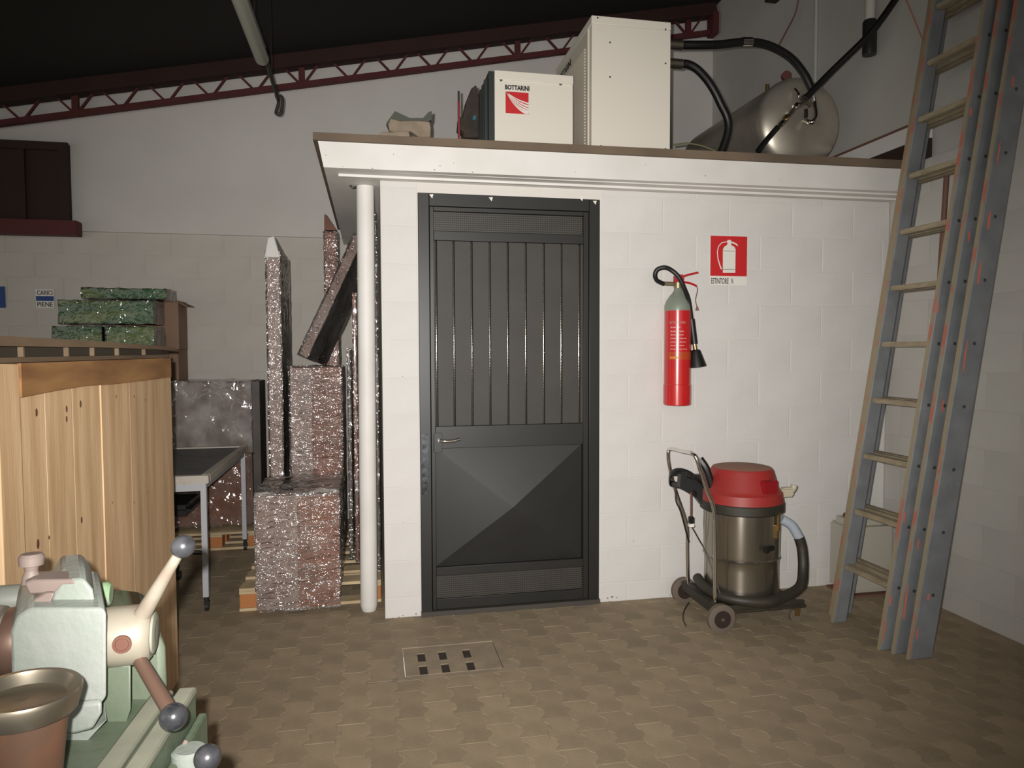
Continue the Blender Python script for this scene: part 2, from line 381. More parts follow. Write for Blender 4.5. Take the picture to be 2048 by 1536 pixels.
# ---- booth front wall
wf=struct(MB().box((.058,DW+.0025,0),(.252,DW+.15,2.338)).box((1.262,DW+.0025,0),(WX,DW+.15,2.338)).box((.252,DW+.0025,2.283),(1.262,DW+.15,2.338)).build('wall_front',m_joint))
zs=[(0,.109)]+[(.109+.2*i,.309+.2*i) for i in range(11)]+[(2.309,2.336)]
lay(wf,m_block,'Y',DW,.060,.250,zs,.4,(-.1,-.1)); lay(wf,m_block,'Y',DW,1.264,WX,zs,.4065,(1.84,2.045))
ws=struct(MB().box((.058,DW+.15,0),(.20,BY,2.338)).build('wall_booth_side',m_block))
# ---- right wall
wr=struct(MB().box((WX+.0025,-2,-.05),(WX+.2,BY+.2,2.525)).box((WX+.02,-2,2.525),(WX+.2,BY+.2,5.2),m_rplast).build('wall_right',m_rwall))
zsR=[(0,.125)]+[(.125+.2*i,.325+.2*i) for i in range(12)]
lay(wr,m_rwall,'X',WX,1.4,DW-.002,zsR,.4,(1.5,1.7),.0003)
# ---- back wall
wb=struct(MB().box((-6,BY+.0025,-.05),(WX+.2,BY+.2,2.40)).build('wall_back',m_backb))
MB().box((-6,BY-.025,2.395),(WX+.019,BY+.2,5.2)).build('plaster',m_plaster,wb)
zsB=[(2.222-.19*k-.19,2.222-.19*k) for k in range(8)][::-1]; zsB.append((2.222,2.394))
lay(wb,m_backb,'Y',BY,-3.0,.02,zsB,.4,(-1.17,-.97))
# ---- ceiling
SL=.198; zc=lambda x:3.148+SL*(x+2.758)
cl=MB(); 
for i in range(-6,4):
    a,b=i*1.0,min((i+1)*1.0,WX+.2)
    cl.hexa([(a,-2,zc(a)+.27),(b,-2,zc(b)+.27),(b,BY+.1,zc(b)+.27),(a,BY+.1,zc(a)+.27),(a,-2,zc(a)+.35),(b,-2,zc(b)+.35),(b,BY+.1,zc(b)+.35),(a,BY+.1,zc(a)+.35)])
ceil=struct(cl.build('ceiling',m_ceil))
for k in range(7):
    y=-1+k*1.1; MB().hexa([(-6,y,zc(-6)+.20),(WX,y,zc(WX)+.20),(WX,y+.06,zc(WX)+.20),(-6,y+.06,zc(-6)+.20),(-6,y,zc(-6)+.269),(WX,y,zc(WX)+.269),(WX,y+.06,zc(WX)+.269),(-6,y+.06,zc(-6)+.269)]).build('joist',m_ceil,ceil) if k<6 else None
# ---- lattice truss along the back wall
tr=thing('roof_truss','dark red lattice steel truss rising under the dark roof along the back wall','truss',(0,6.1,3.69))
def bar(mb,a,b,y0,y1,t,m=None):
    a=Vector(a); b=Vector(b); d=(b-a).normalized(); n=Vector((-d.z,0,d.x))*t/2
    mb.hexa([Vector((q.x,y,q.z)) for q,y in ((a-n,y0),(b-n,y0),(b-n,y1),(a-n,y1),(a+n,y0),(b+n,y0),(b+n,y1),(a+n,y1))],m)
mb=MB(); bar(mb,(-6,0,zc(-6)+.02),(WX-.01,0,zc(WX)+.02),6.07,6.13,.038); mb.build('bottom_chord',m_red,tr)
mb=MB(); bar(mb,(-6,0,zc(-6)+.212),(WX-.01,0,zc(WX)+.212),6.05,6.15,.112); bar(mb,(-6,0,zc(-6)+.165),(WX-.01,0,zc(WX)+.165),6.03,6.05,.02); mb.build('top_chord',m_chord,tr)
px0=[-70+92*i for i in range(17)]
vs=[45,152,243,335,422,512,604,700,785,866,948,1035,1120,1205,1290,1376]
xs_=[P(v,260-.13*v,'Y',6.1).x for v in vs]; xs_=[xs_[0]-.42*k for k in (3,2,1)]+xs_
for x in xs_:
    for s in (-1,1):
        mb=MB(); bar(mb,(x+s*.015,0,zc(x)+.03),(x+s*.125,0,zc(x+s*.125)+.160),6.09,6.11,.016); mb.build('web_brace',m_red,tr)
for v in (152,604,1035,1376):
    x=P(v,260-.13*v,'Y',6.1).x; MB().box((x-.024,6.085,zc(x)),(x+.024,6.115,zc(x)+.17)).build('web_post',m_red,tr)
MB().box((WX-.06,6.02,zc(WX)-.02),(WX-.005,6.14,zc(WX)+.17)).build('end_post',m_red,tr)
# ---- booth roof
YF=3.60; rs=struct(MB().hexa([(-.262,YF-.022,2.462),(WX-.002,YF-.022,2.478),(WX-.002,BY-.03,2.478),(-.262,BY-.03,2.462),(-.262,YF-.022,2.498),(WX-.002,YF-.022,2.522),(WX-.002,BY-.03,2.522),(-.262,BY-.03,2.498)]).build('roof_slab',m_brown))
MB().hexa([(-.215,YF,2.338),(WX-.002,YF,2.350),(WX-.002,YF+.05,2.350),(-.215,YF+.05,2.338),(-.240,YF-.004,2.4615),(WX-.002,YF-.004,2.477),(WX-.002,YF+.05,2.477),(-.240,YF+.05,2.4615)]).build('fascia',m_white,rs)
MB().hexa([(-.215,YF+.051,2.339),(WX-.002,YF+.051,2.339),(WX-.002,BY-.03,2.339),(-.215,BY-.03,2.339),(-.24,YF+.051,2.4612),(WX-.002,YF+.051,2.476),(WX-.002,BY-.03,2.476),(-.24,BY-.03,2.4612)]).build('soffit',m_white,rs)
MB().box((-.15,3.716,2.326),(WX-.01,3.732,2.3385)).build('soffit_bead',m_white,rs)

# dark chips and nail marks in the paint
random.seed(3)
def chip(q,parent,r,m,y):
    n=7; mb=MB(); mb.poly([(q.x+r*(.6+.6*random.random())*math.cos(2*PI*i/n),y,q.z+.6*r*(.6+.6*random.random())*math.sin(2*PI*i/n)) for i in range(n)],[tuple(range(n))]); mb.build('paint_chip',m,parent)
for px,py,r in [(1215,1196,.007),(1224,1194,.008),(1233,1195,.005),(1219,1203,.005),(1340,1190,.004),(786,1236,.004),(798,1234,.004),(806,1231,.004),(832,1228,.006),(776,1239,.003),(805,753,.003),(806,1045,.003),(1267,1082,.005)]:
    chip(P(px,py,'Y',DW),wf,r,m_pole,DW-.0016)
for px,py,r in [(652,311,.003),(745,337,.004),(869,340,.004),(880,332,.003),(907,327,.003),(686,334,.003),(787,309,.003),(945,345,.004),(1010,352,.003),(1150,345,.003),(1290,330,.003),(1410,352,.004),(1560,360,.003)]:
    chip(P(px,py,'Y',YF),rs,r,m_pole,YF-.0062)
# ---- door
def DP(x,y,off=0): q=P(x,y,'Y',DW-off); return q.x,q.z
door=struct(MB().box((.252,DW-.004,0),(.312,DW+.05,2.283)).box((1.200,DW-.004,0),(1.262,DW+.05,2.283)).box((.312,DW-.004,2.215),(1.200,DW+.05,2.283)).build('door_1',m_door,bevel=.003))
x0,x1=.314,1.198
def dbox(n,a,b,m,d0=0,d1=.03,**k): return MB().box((a[0],DW+d0,a[1]),(b[0],DW+d1,b[1])).build(n,m,door,bevel=.002,**k)
dbox('stile',(x0,.03),(x0+.022,2.213),m_door); dbox('stile',(x1-.03,.03),(x1,2.213),m_door)
dbox('rail',(x0+.022,2.035),(x1-.03,2.085),m_door); dbox('rail',(x0+.022,.915),(x1-.03,1.035),m_door,.002); dbox('rail',(x0+.022,.215),(x1-.03,.262),m_door,.002); dbox('rail',(x0+.022,.03),(x1-.03,.088),m_door)
dbox('backing',(x0+.022,.03),(x1-.03,2.213),m_ink,.034,.045)
sx=[DP(v,700)[0] for v in (862,874,909,945,981,1017,1053,1089,1124,1160,1171)]
for a,b in zip(sx,sx[1:]):
    MB().hexa([(a+.006,DW+.012,1.036),(b-.006,DW+.012,1.036),(b-.001,DW+.03,1.036),(a+.001,DW+.03,1.036),(a+.006,DW+.012,2.034),(b-.006,DW+.012,2.034),(b-.001,DW+.03,2.034),(a+.001,DW+.03,2.034)]).build('slat',m_slat,door)
for k,a in enumerate(sx[1:-1]):
    mb=MB()
    for i in range(116):
        z=1.04+i*.0085; s=[(a+.0052*t/.5,DW+.0115+.0052*(1-math.cos(t))/.5) for t in (-.5,-.25,0,.25,.5)]
        mb.poly([(u,v,z) for u,v in s]+[(u,v,z+.0042) for u,v in s],[(j,j+1,j+6,j+5) for j in range(4)])
    mb.build('perforated_groove',mat('groove_metal',(.13,.118,.098),.11,1) if k==0 else bpy.data.materials['groove_metal'],door,kind='stuff')
for z0,z1 in ((2.088,2.188),(.09,.212)):
    mb=MB(); u=x0+.024
    while u<x1-.034: mb.box((u,DW+.010,z0),(u+.004,DW+.014,z1)); u+=.0105
    z=z0
    while z<z1: mb.box((x0+.022,DW+.006,z),(x1-.030,DW+.0105,z+.004)); z+=.0115
    mb.build('wire_mesh',m_mesh,door,kind='stuff')
dbox('rail',(x0+.022,2.190),(x1-.03,2.213),m_door)
kx0,kx1,kz0,kz1=x0+.024,x1-.032,.264,.914; c=((kx0+kx1)/2,(kz0+kz1)/2)
mb=MB(); mb.poly([(kx0,DW+.026,kz0),(kx1,DW+.026,kz0),(kx1,DW+.026,kz1),(kx0,DW+.026,kz1),(c[0],DW-.060,c[1])],[(0,1,4),(1,2,4),(2,3,4),(3,0,4)]); mb.build('diamond_panel',m_kick,door,flat=True)
hx,hz=DP(878,880)
mb=MB(); mb.cyl((hx,DW-.03,hz),(hx,DW+.004,hz),.009); mb.tube([(hx,DW-.03,hz),(hx+.03,DW-.038,hz-.003),(hx+.075,DW-.036,hz-.002),(hx+.11,DW-.030,hz+.006)],.009,n=12); mb.build('handle',m_chrome,door)
mb=MB(); mb.box((hx-.03,DW-.006,hz-.07),(hx+.018,DW+.002,hz+.04),bev=.004); mb.build('handle_plate',m_door,door)
a=DP(852,900); b=DP(852,985)
mb=MB(); mb.box((a[0]-.025,DW-.010,b[1]-.01),(a[0]+.012,DW-.003,a[1]+.09),bev=.003); mb.cyl((a[0]-.006,DW-.018,a[1]-.05),(a[0]-.006,DW-.009,a[1]-.05),.012); mb.build('lock',m_wornmet,door)
for px,py in ((863,392),(982,398),(1163,398),(1190,405)):
    q=DP(px,py,.005); MB().poly([(q[0]-.012,DW-.0048,q[1]+.008),(q[0]+.010,DW-.0048,q[1]+.010),(q[0]+.004,DW-.0048,q[1]-.012),(q[0]-.003,DW-.0048,q[1]-.004)],[(0,3,2,1)]).build('paint_chip',m_signw,door)
struct(MB().box((.25,DW-.02,-.002),(1.264,DW+.05,.026)).build('trim_1',m_mesh))
# ---- window on back wall
wn=struct(MB().box((-3.1,BY-.075,2.46),(-2.285,BY-.026,3.055)).build('window_1',m_winbrown))
MB().box((-3.1,BY-.11,2.995),(-2.275,BY-.0755,3.055)).box((-2.335,BY-.11,2.46),(-2.275,BY-.0755,2.9945)).box((-2.62,BY-.10,2.46),(-2.58,BY-.0755,2.9945)).build('window_frame',m_winbrown,wn)
MB().box((-3.1,BY-.14,2.345),(-2.215,BY-.026,2.458),bev=.005).build('window_sill',m_maroon,wn)

# ============================================================ LEFT: stored goods
def wall_sign(label,x0,x1,z0,z1,words,m1,y):
    t=thing('wall_sign',label,'sign',((x0+x1)/2,y,z0)); h=z1-z0
    MB().box((x0,y-.004,z0),(x1,y,z1)).build('board',m_signw,t)
    MB().box((x0+.002,y-.006,z0+.38*h),(x1-.002,y-.0041,z0+.64*h)).build('blue_band',m_blue,t)
    if words:
        text('lettering',words[0],m1,t,(x0+.01,y-.0045,z0+.70*h),(1,0,0),(0,0,1),h*.24,width=x1-x0-.02,bold=.01)
        text('lettering',words[1],m1,t,(x0+.01,y-.0045,z0+.08*h),(1,0,0),(0,0,1),h*.24,width=x1-x0-.02,bold=.01)
    return t
wall_sign('small white sign with a blue middle band, left of the green boxes',-2.571,-2.442,1.79,1.937,('CARICI','PIENE'),m_ink,BY-.002)
s2=thing('wall_sign','blue sign cut off by the left edge of the picture','sign',(-2.85,BY,1.79)); MB().box((-2.95,BY-.006,1.79),(-2.785,BY-.002,1.955)).build('board',m_blue,s2); MB().box((-2.93,BY-.008,1.86),(-2.82,BY-.0061,1.90)).build('pale_band',m_ltblue,s2)
# cardboard box with green wrapped boxes
cb=thing('cardboard_box','tall plain brown cardboard box behind the pine crate, carrying the green boxes','box',(-1.75,5.5,0))
MB().box((-2.16,5.87,0),(-1.46,6.16,1.46)).build('carton',m_cardb,cb,bevel=.006)
MB().box((-1.86,5.88,1.461),(-1.455,6.15,1.84)).build('upper_carton',m_cardb,cb,bevel=.006)
mb=MB(); mb.poly([(a-.05,b+.5 if b<5.5 else b+.32,c+.04) for a,b,c in [(-1.42,5.38,1.80),(-1.42,5.8,1.80),(-1.34,5.38,1.755),(-1.34,5.8,1.765),(-1.422,5.38,1.794),(-1.422,5.8,1.794),(-1.342,5.38,1.749),(-1.342,5.8,1.759)]],[(0,1,3,2),(4,6,7,5),(0,2,6,4),(1,5,7,3),(2,3,7,6),(0,4,5,1)]); mb.build('flap',m_cardb,cb)
def green_box(label,a,b,seed):
    t=thing('green_box',label,'box',((a[0]+b[0])/2,(a[1]+b[1])/2,a[2]),'film-wrapped green boxes on the cardboard box')
    MB().box(a,b).build('carton',m_green,t,bevel=.008)
    film_box(a,b,.010,.035,.008,seed).build('film',m_filmg,t,kind=None) if False else film_box(a,b,.007,.035,.004,seed).build('film',m_filmg,t)
green_box('dark green film-wrapped box, lowest of the stack behind the crate, left half',(-2.17,5.46,1.475),(-1.86,5.72,1.622),1)
green_box('dark green film-wrapped box, lowest of the stack behind the crate, right half',(-1.83,5.46,1.475),(-1.515,5.72,1.622),2)
green_box('light green long film-wrapped box in the middle of the stack behind the crate',(-2.13,5.47,1.645),(-1.52,5.73,1.805),3)
green_box('green film-wrapped box on top of the stack, set back to the right',(-2.02,5.58,1.83),(-1.46,5.84,1.90),4)
MB().box((-2.20,5.45,0),(-1.49,5.73,1.459)).build('cardboard_box',m_cardb,bevel=.006)
tag(bpy.data.objects['cardboard_box.001'],'brown cardboard box standing in front of the taller one, under the lowest green boxes','box')
# wrapped furniture behind the table
wfz=thing('wrapped_cabinet','wide low cabinet in cloudy plastic standing behind the white-framed table','wrapped furniture',(-1.15,5.65,.15))
MB().box((-1.43,5.50,.165),(-.875,5.78,1.22)).build('carton',m_greybox,wfz,bevel=.01)
MB().box((-.873,5.52,.165),(-.815,5.79,1.225)).build('dark_end_shadow',m_darkside,wfz,bevel=.004)  # dark right end, its colour also stands in for the shadow there
MB().box((-1.42,5.485,.17),(-.89,5.499,.74)).build('red_brown_front',m_carton,wfz)
film_box((-1.43,5.49,.70),(-.875,5.78,1.22),.016,.045,.010,5).build('film',m_film2,wfz)
film_box((-1.42,5.465,.17),(-.89,5.470,.70),.012,.03,.004,6).build('film',m_filmg,wfz)
def pallet(label,x0,x1,y0,y1,z=.0,nt=4):
    t=thing('pallet',label,'pallet',((x0+x1)/2,(y0+y1)/2,z)); n=nt
    for i in range(3):
        yy=y0+(y1-y0-.10)*i/2; MB().box((x0,yy,z),(x1,yy+.10,z+.018)).build('bottom_board',m_pal,t,bevel=.002)
        for j in range(3):
            xx=x0+.002+(x1-x0-.104)*j/2; MB().box((xx,yy+.002,z+.0185),(xx+.10,yy+.098,z+.095)).build('block',m_palor,t,bevel=.002)
    for i in range(3):
        xx=x0+(x1-x0-.10)*i/2; MB().box((xx,y0,z+.0955),(xx+.10,y1,z+.112)).build('stringer_board',m_pal,t,bevel=.002)
    for i in range(n):
        yy=y0+(y1-y0-.11)*i/(n-1); MB().box((x0,yy,z+.1125),(x1,yy+.11,z+.13)).build('deck_board',m_pal,t,bevel=.002)
    return t
pallet('yellowish wooden pallet under the cloudy plastic-wrapped cabinet behind the table',-1.46,-.80,5.41,5.84,0,4).scale=(1,1,1)
pallet('pale wooden pallet with orange blocks under the shrink-wrapped cartons by the white pipe',-.735,.04,4.09,5.25,0,6)
# table
tb=thing('table','white-framed table on castors with a dull grey top, right of the pine crate','table',(-1.17,4.75,0))
X0,X1,Y0,Y1=-1.45,-.885,4.11,5.39; ZT=.765
MB().box((X0+.05,Y0+.05,ZT-.03),(X1-.05,Y1-.05,ZT-.008)).build('tabletop',m_tabletop,tb)
for a,b in (((X0,Y0,ZT-.045),(X1,Y0+.049,ZT)),((X0,Y1-.049,ZT-.045),(X1,Y1,ZT)),((X0,Y0+.0495,ZT-.045),(X0+.049,Y1-.0495,ZT)),((X1-.049,Y0+.0495,ZT-.045),(X1,Y1-.0495,ZT))):
    MB().box(a,b,bev=.004).build('edge_rail',m_tableedge,tb)
MB().box((X0+.02,Y0+.008,ZT-.085),(X1-.02,Y0+.03,ZT-.0455)).box((X1-.035,Y0+.04,ZT-.075),(X1-.02,Y1-.04,ZT-.0455)).build('apron',m_tablem,tb)
for x in (X0+.035,X1-.03):
    for y in (Y0+.025,Y1-.025):
        MB().box((x-.015,y-.015,.085),(x+.015,y+.015,ZT-.046),bev=.002).build('leg',m_tablem,tb)
        c=MB(); c.cyl((x,y,.06),(x,y,.085),.012,n=12); c.box((x-.014,y-.006,.03),(x+.014,y+.02,.062),bev=.003); c.cyl((x-.009,y+.012,.025),(x+.009,y+.012,.025),.025,n=18); c.build('castor',m_blackp,tb)
# office chair
oc=thing('office_chair','black swivel chair with a star base, mostly hidden behind the pine crate','chair',(-1.32,5.08,0))
bx,by=-1.36,4.98
for k in range(5):
    a=2*PI*k/5+.25; e=(bx+.26*math.cos(a),by+.26*math.sin(a)); c=MB(); c.tube([(bx,by,.12),(bx+.14*math.cos(a),by+.14*math.sin(a),.105),(e[0],e[1],.085)],lambda t:.022-.008*t,n=8); c.build('base_arm',m_blackp,oc)
    c=MB(); c.cyl((e[0]-.018,e[1],.028),(e[0]+.018,e[1],.028),.028,n=16); c.cyl((e[0],e[1],.03),(e[0],e[1],.085),.008,n=8); c.build('castor',m_blackp,oc)
MB().cyl((bx,by,.11),(bx,by,.40),.025).build('gas_column',m_blackp,oc)
MB().box((bx-.22,by-.22,.40),(bx+.22,by+.22,.47),bev=.03).build('seat',m_black,oc)
MB().box((bx-.20,by+.17,.48),(bx+.20,by+.22,.60),bev=.02).build('backrest',m_black,oc)
# shrink-wrapped cartons
def wrapped(name,label,a,b,split=None,film=m_film,amp=.005,step=.024,seed=0,body=m_carton,T=None,side=None,off=.007):
    t=thing(name,label,'wrapped goods',((a[0]+b[0])/2,(a[1]+b[1])/2,a[2]))
    MB().box(a,b,T=T).build('carton',body,t,bevel=.006)
    if split: MB().box((a[0]+.004,a[1]-.004,a[2]+.006),(split,a[1]-.0005,b[2]-.006),T=T).build('pale_front_sheet',m_cartonL,t)
    if side: MB().box((b[0]+.0003,a[1]+.01,a[2]+.01),(b[0]+.003,b[1],b[2]-.01),T=T).build('dark_side_board',side,t)
    film_box(a,b,amp,step,off,seed,T).build('film',film,t); return t
t=wrapped('wrapped_carton','squat shrink-wrapped brown carton at the front, pale sheet on its left half',(-.625,3.992,.148),(-.185,4.56,.665),None,seed=11)
MB().box((-.621,3.981,.04),(-.407,3.9855,.66)).build('pale_hanging_sheet',m_cartonL,t); MB().box((-.405,3.981,.04),(-.187,3.9855,.655)).build('brown_hanging_sheet',m_carton,t)
mb=film_box((-.622,3.972,.035),(-.187,3.978,.66),.006,.022,.005,12); mb.build('hanging_film',m_film,t)
film_box((-.62,4.0,.668),(-.19,4.5,.672),.018,.03,.008,13).build('crumpled_top_film',m_film2,t)
wrapped('wrapped_carton','taller shrink-wrapped brown carton standing behind the squat one',(-.50,4.60,.148),(-.185,4.86,1.345),-.37,seed=14)
t=wrapped('flat_package','narrow upright film-wrapped panel with a white foam tip, leftmost of the wrapped goods',(-.625,4.595,.148),(-.548,5.08,2.06),None,m_filmv,seed=15,body=m_cartonL,side=m_darkside)
mb=MB(); mb.hexa([(-.632,4.565,2.02),(-.54,4.565,2.02),(-.54,5.09,2.02),(-.632,5.09,2.02),(-.615,4.59,2.145),(-.575,4.59,2.155),(-.575,5.0,2.12),(-.615,5.0,2.11)]); mb.build('foam_tip',mat('white_foam',(.66,.65,.62),.8),t,bevel=.008)
# leaning panel
a=Vector((-.43,4.64,1.42)); b=Vector((-.075,4.62,2.18)); d=(b-a); L=d.length; ang=math.atan2(d.x,d.z)
T=tx(*a)@Matrix.Rotation(ang,4,'Y')@Matrix.Rotation(math.radians(-20),4,'Z')
t=wrapped('flat_package','film-wrapped panel leaning diagonally from the taller carton to the booth',(-.02,0,0),(.040,.30,L),None,m_filmv,seed=16,body=m_cartonL,T=T,side=m_darkside)
t=wrapped('flat_package','tallest dark brown film-wrapped panel with a slanted top, behind the leaning one',(-.305,5.05,.148),(-.222,5.22,2.26),None,m_filmv,seed=17,body=m_carton,side=m_darkside)
mb=MB(); mb.hexa([(-.305,5.05,2.275),(-.222,5.05,2.275),(-.222,5.22,2.275),(-.305,5.22,2.275),(-.303,5.055,2.38),(-.29,5.055,2.38),(-.29,5.21,2.35),(-.303,5.21,2.35)]); mb.build('slanted_tip',m_carton,t)
for k,(xa,xb,y,z,lb) in enumerate([(-.146,-.126,4.50,1.46,'slim film-wrapped board left of the white pipe, shorter and dark'),(-.108,-.088,4.45,1.80,'slim film-wrapped board just left of the white pipe, glittering and taller'),
    (-.074,-.054,4.40,1.95,'slim film-wrapped board largely hidden behind the left edge of the white pipe'),(-.020,.038,4.25,2.25,'dark board squeezed between the white pipe and the booth pillar'),
    (-.335,-.312,5.25,1.42,'thin wrapped board peeping over the taller carton, lower one'),(-.285,-.262,5.27,1.56,'thin wrapped board peeping over the taller carton, higher one')]):
    wrapped('wrapped_board',lb,(xa,y,.14 if y<5.2 else .0),(xb,y+(.3 if y==4.25 or y>5.2 else .15),z),None,m_filmv,off=.003,amp=.003,seed=20+k,body=m_darkside if k in (0,3) else m_carton)

# ---- white downpipe beside the booth
dp=thing('downpipe','white round pipe standing floor to soffit left of the booth pillar','pipe',(-.026,3.975,0))
MB().lathe((-.020,3.972,2.337),(-.004,0,-1),[(0,.047),(2.30,.047),(2.318,.044),(2.336,.038)],n=28).build('pipe',m_white,dp)
MB().tube([(-.066,3.97,2.33),(-.085,3.96,2.325),(-.10,3.96,2.337)],.006,n=8).build('clip',m_blackp,dp)
# ---- crate
cr=thing('wooden_crate','large pine crate with knotty vertical planks and a dark layered lid, left foreground','crate',(-1.5,2.6,0))
XC=-.85
MB().box((-2.4,1.86,0),(XC-.022,3.27,1.40)).build('inner_box',m_wood,cr)
pb=[28,95,150,205,262,343]; ys_=[P(v,900,'X',XC).y for v in pb]; ys_[-1]=3.285
for i,(y0,y1) in enumerate(zip(ys_,ys_[1:])):
    o=(0.006 if i>=3 else 0)
    MB().box((XC-.0215,y0+.0008,0),(XC-.0+o*.6-.003,y1-.0008,1.415)).build('plank',m_wood,cr,bevel=.0006)
MB().box((XC-.021,1.80,0),(XC+.018,ys_[0]-.001,1.418)).build('corner_post',m_wood,cr,bevel=.003)
for k in range(9):
    xx=XC-.03-k*.17; MB().box((xx-.166,1.835,0),(xx,1.859,1.418)).build('plank',m_wood,cr,bevel=.0015)
    MB().box((xx-.166,3.271,0),(xx,3.29,1.418)).build('plank',m_wood,cr,bevel=.0015) if k<9 else None
y0=ys_[0]+.002; ye=3.215; 
pts=[(y0,1.418),(ye,1.418),(ye,1.338),(2.9,1.338),(2.55,1.339),(2.3,1.345),(2.1,1.342),(y0,1.336)]
MB().prism([(XC+.002,a,b) for a,b in pts],(.019,0,0)).build('top_board',m_wood2,cr)
for (px,py,s) in [(40,838,1),(75,825,1),(135,818,.9),(135,838,.8),(163,808,1),(232,793,.7),(268,793,.8),(20,975,1),(28,855,.6),(295,985,.7),(78,1088,1.2),(165,1040,.9),(225,1005,.5),(268,1005,.6),(290,800,.6),(100,1075,.5),(12,1310,1)]:
    q=P(px,py,'X',XC); c=MB(); c.lathe((XC-.0045,q.y,q.z),(1,0,0),[(0,.006*s),(.0028,.0055*s),(.0036,.003*s)],n=10)
    k=c.build('knot',m_knot,cr); 
    for v in k.data.vertices: v.co.z=q.z+(v.co.z-q.z)*1.9; v.co.x+=.002 if q.y>2.47 else 0
MB().box((-2.4,1.80,1.419),(XC-.01,3.30,1.432)).build('lid_underboard',m_lid,cr)
MB().box((-2.4,1.86,1.4325),(XC-.03,3.27,1.458)).build('lid_gap_shade',m_liddark,cr)  # dark filler between the lid boards, coloured to pass for a shaded gap
for px in (62,150,200,248,300): 
    y=P(px,705,'X',XC).y; MB().box((XC-.029,y-.004,1.4325),(XC-.016,y+.004,1.458)).build('lid_spacer',m_lid,cr)
mb=MB(); N=16; top=[(1.80+1.52*i/N, 1.459-.018*max(0,(i/N-.35))**1.6) for i in range(N+1)]
for i in range(N):
    (a,za),(b,zb)=top[i],top[i+1]; h=.024*(1-.45*(i/N)); h2=.024*(1-.45*((i+1)/N))
    mb.hexa([(-2.4,a,za),(XC+.012,a,za),(XC+.012,b,zb),(-2.4,b,zb),(-2.4,a,za+h),(XC+.012,a,za+h),(XC+.012,b,zb+h2),(-2.4,b,zb+h2)])
mb.build('lid_board',m_lid,cr,weld=True)

# ============================================================ ON THE BOOTH ROOF
RT=lambda x: 2.498+.0071*(x+.262)+.0005
# torn bag / box
q0=P(765,270,'Y',3.8)
tb2=thing('torn_paper_sack','crumpled torn paper sack with a dark lining lying on the roof edge','sack',(.2,3.85,2.5))
prof=[(772,238),(795,223),(818,233),(845,238),(863,222),(864,235),(862,275),(828,275),(780,270)]
def px3(pts,Y): return [P(a,b,'Y',Y) for a,b in pts]
MB().prism(px3([(773,245),(790,222),(820,236),(846,236),(857,224),(864,222),(863,240),(782,268)],3.86),(0,.05,0)).build('dark_lining',m_bagdark,tb2)
mb=MB(); mb.prism(px3([(781,236),(800,241),(830,240),(860,243),(862,257),(861,274),(838,274),(822,262),(796,266),(779,262),(776,250)],3.80),(0,.055,0)); mb.build('sack_body',m_cloth,tb2,bevel=.006)
pp=thing('paper_scrap','pale crushed paper lump under the torn sack on the roof','paper',(.1,3.78,2.5))
MB().prism(px3([(757,270),(765,263),(785,264),(800,262),(818,262),(820,272),(790,274)],3.76),(0,.03,0)).build('lump',m_cloth,pp,bevel=.004)
q=P(918,280,'Y',3.85)
rd=thing('thin_red_bar','thin upright red bar with a dark tip on the roof between sack and dark unit','bar',(q.x,3.85,RT(q.x)))
MB().box((q.x-.006,3.845,RT(q.x)),(q.x+.006,3.855,2.78)).build('bar',m_reddull,rd); MB().box((q.x-.005,3.844,2.7805),(q.x+.005,3.856,2.835)).build('tip',m_blackp,rd)
# smaller unit with logo
def screw(parent,x,y,z,r=.007): MB().lathe((x,y+.001,z),(0,-1,0),[(0,r),(.003,r),(.0045,r*.6)],n=10).build('screw',m_bolt,parent)
c2=thing('compressor_unit','low cream metal cabinet with a red emblem and dark finned left side, on the roof','machine cabinet',(.86,4.1,RT(.86)))
ya=3.78
MB().box((.662,ya,RT(1)),(1.095,4.50,2.925)).build('housing',m_cream,c2,bevel=.004)
MB().box((.6615,ya-.006,2.885),(1.096,4.51,2.932)).build('lid',m_cream,c2,bevel=.003)
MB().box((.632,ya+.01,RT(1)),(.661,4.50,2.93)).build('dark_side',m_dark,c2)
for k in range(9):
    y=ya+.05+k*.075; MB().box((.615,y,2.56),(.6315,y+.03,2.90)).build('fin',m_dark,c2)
for px,py in ((1002,160),(1121,168)): q=P(px,py,'Y',ya); screw(c2,q.x,ya-.0005,q.z,.008)
e0=P(1011,183,'Y',ya); e1=P(1057,229,'Y',ya)
ex,ez,es=e0.x,e1.z,e1.x-e0.x; eh=e0.z-e1.z
MB().box((ex,ya-.0022,ez),(ex+es,ya-.0003,ez+eh)).build('emblem',m_signred,c2)
arcs=[((.02,.98),(.45,.62),(1.0,.50),.02),((.04,.97),(.46,.50),(1.0,.37),.03),((.05,.96),(.47,.38),(1.0,.24),.03),((.06,.94),(.46,.26),(1.0,.12),.035),((.05,.92),(.42,.18),(.98,.01),.04)]
ci=[]
def bez(p,q,r,t): return ((1-t)**2*p[0]+2*t*(1-t)*q[0]+t*t*r[0],(1-t)**2*p[1]+2*t*(1-t)*q[1]+t*t*r[1])
for p_,q_,r_,wd in arcs:
    mb=MB(); up=[];dn=[]
    for i in range(13):
        t=i/12; x,z=bez(p_,q_,r_,t); wv=.012+wd*1.25*t; up.append((x,z+wv)); dn.append((x,z-wv))
    pts=up+dn[::-1]; v=[(ex+max(0,min(1,a))*es,ya-.0032,ez+max(0,min(1,b))*eh) for a,b in pts]
    mb.poly(v,[(i,i+1,24-i,25-i) for i in range(12)]); mb.build('emblem_arc',m_signw,c2)
text('lettering','BOTTARINI',m_ink,c2,(ex-.003,ya-.0010,P(1010,179,'Y',ya).z),(1,0,0),(0,0,1),.026,width=es+.008,bold=.045)
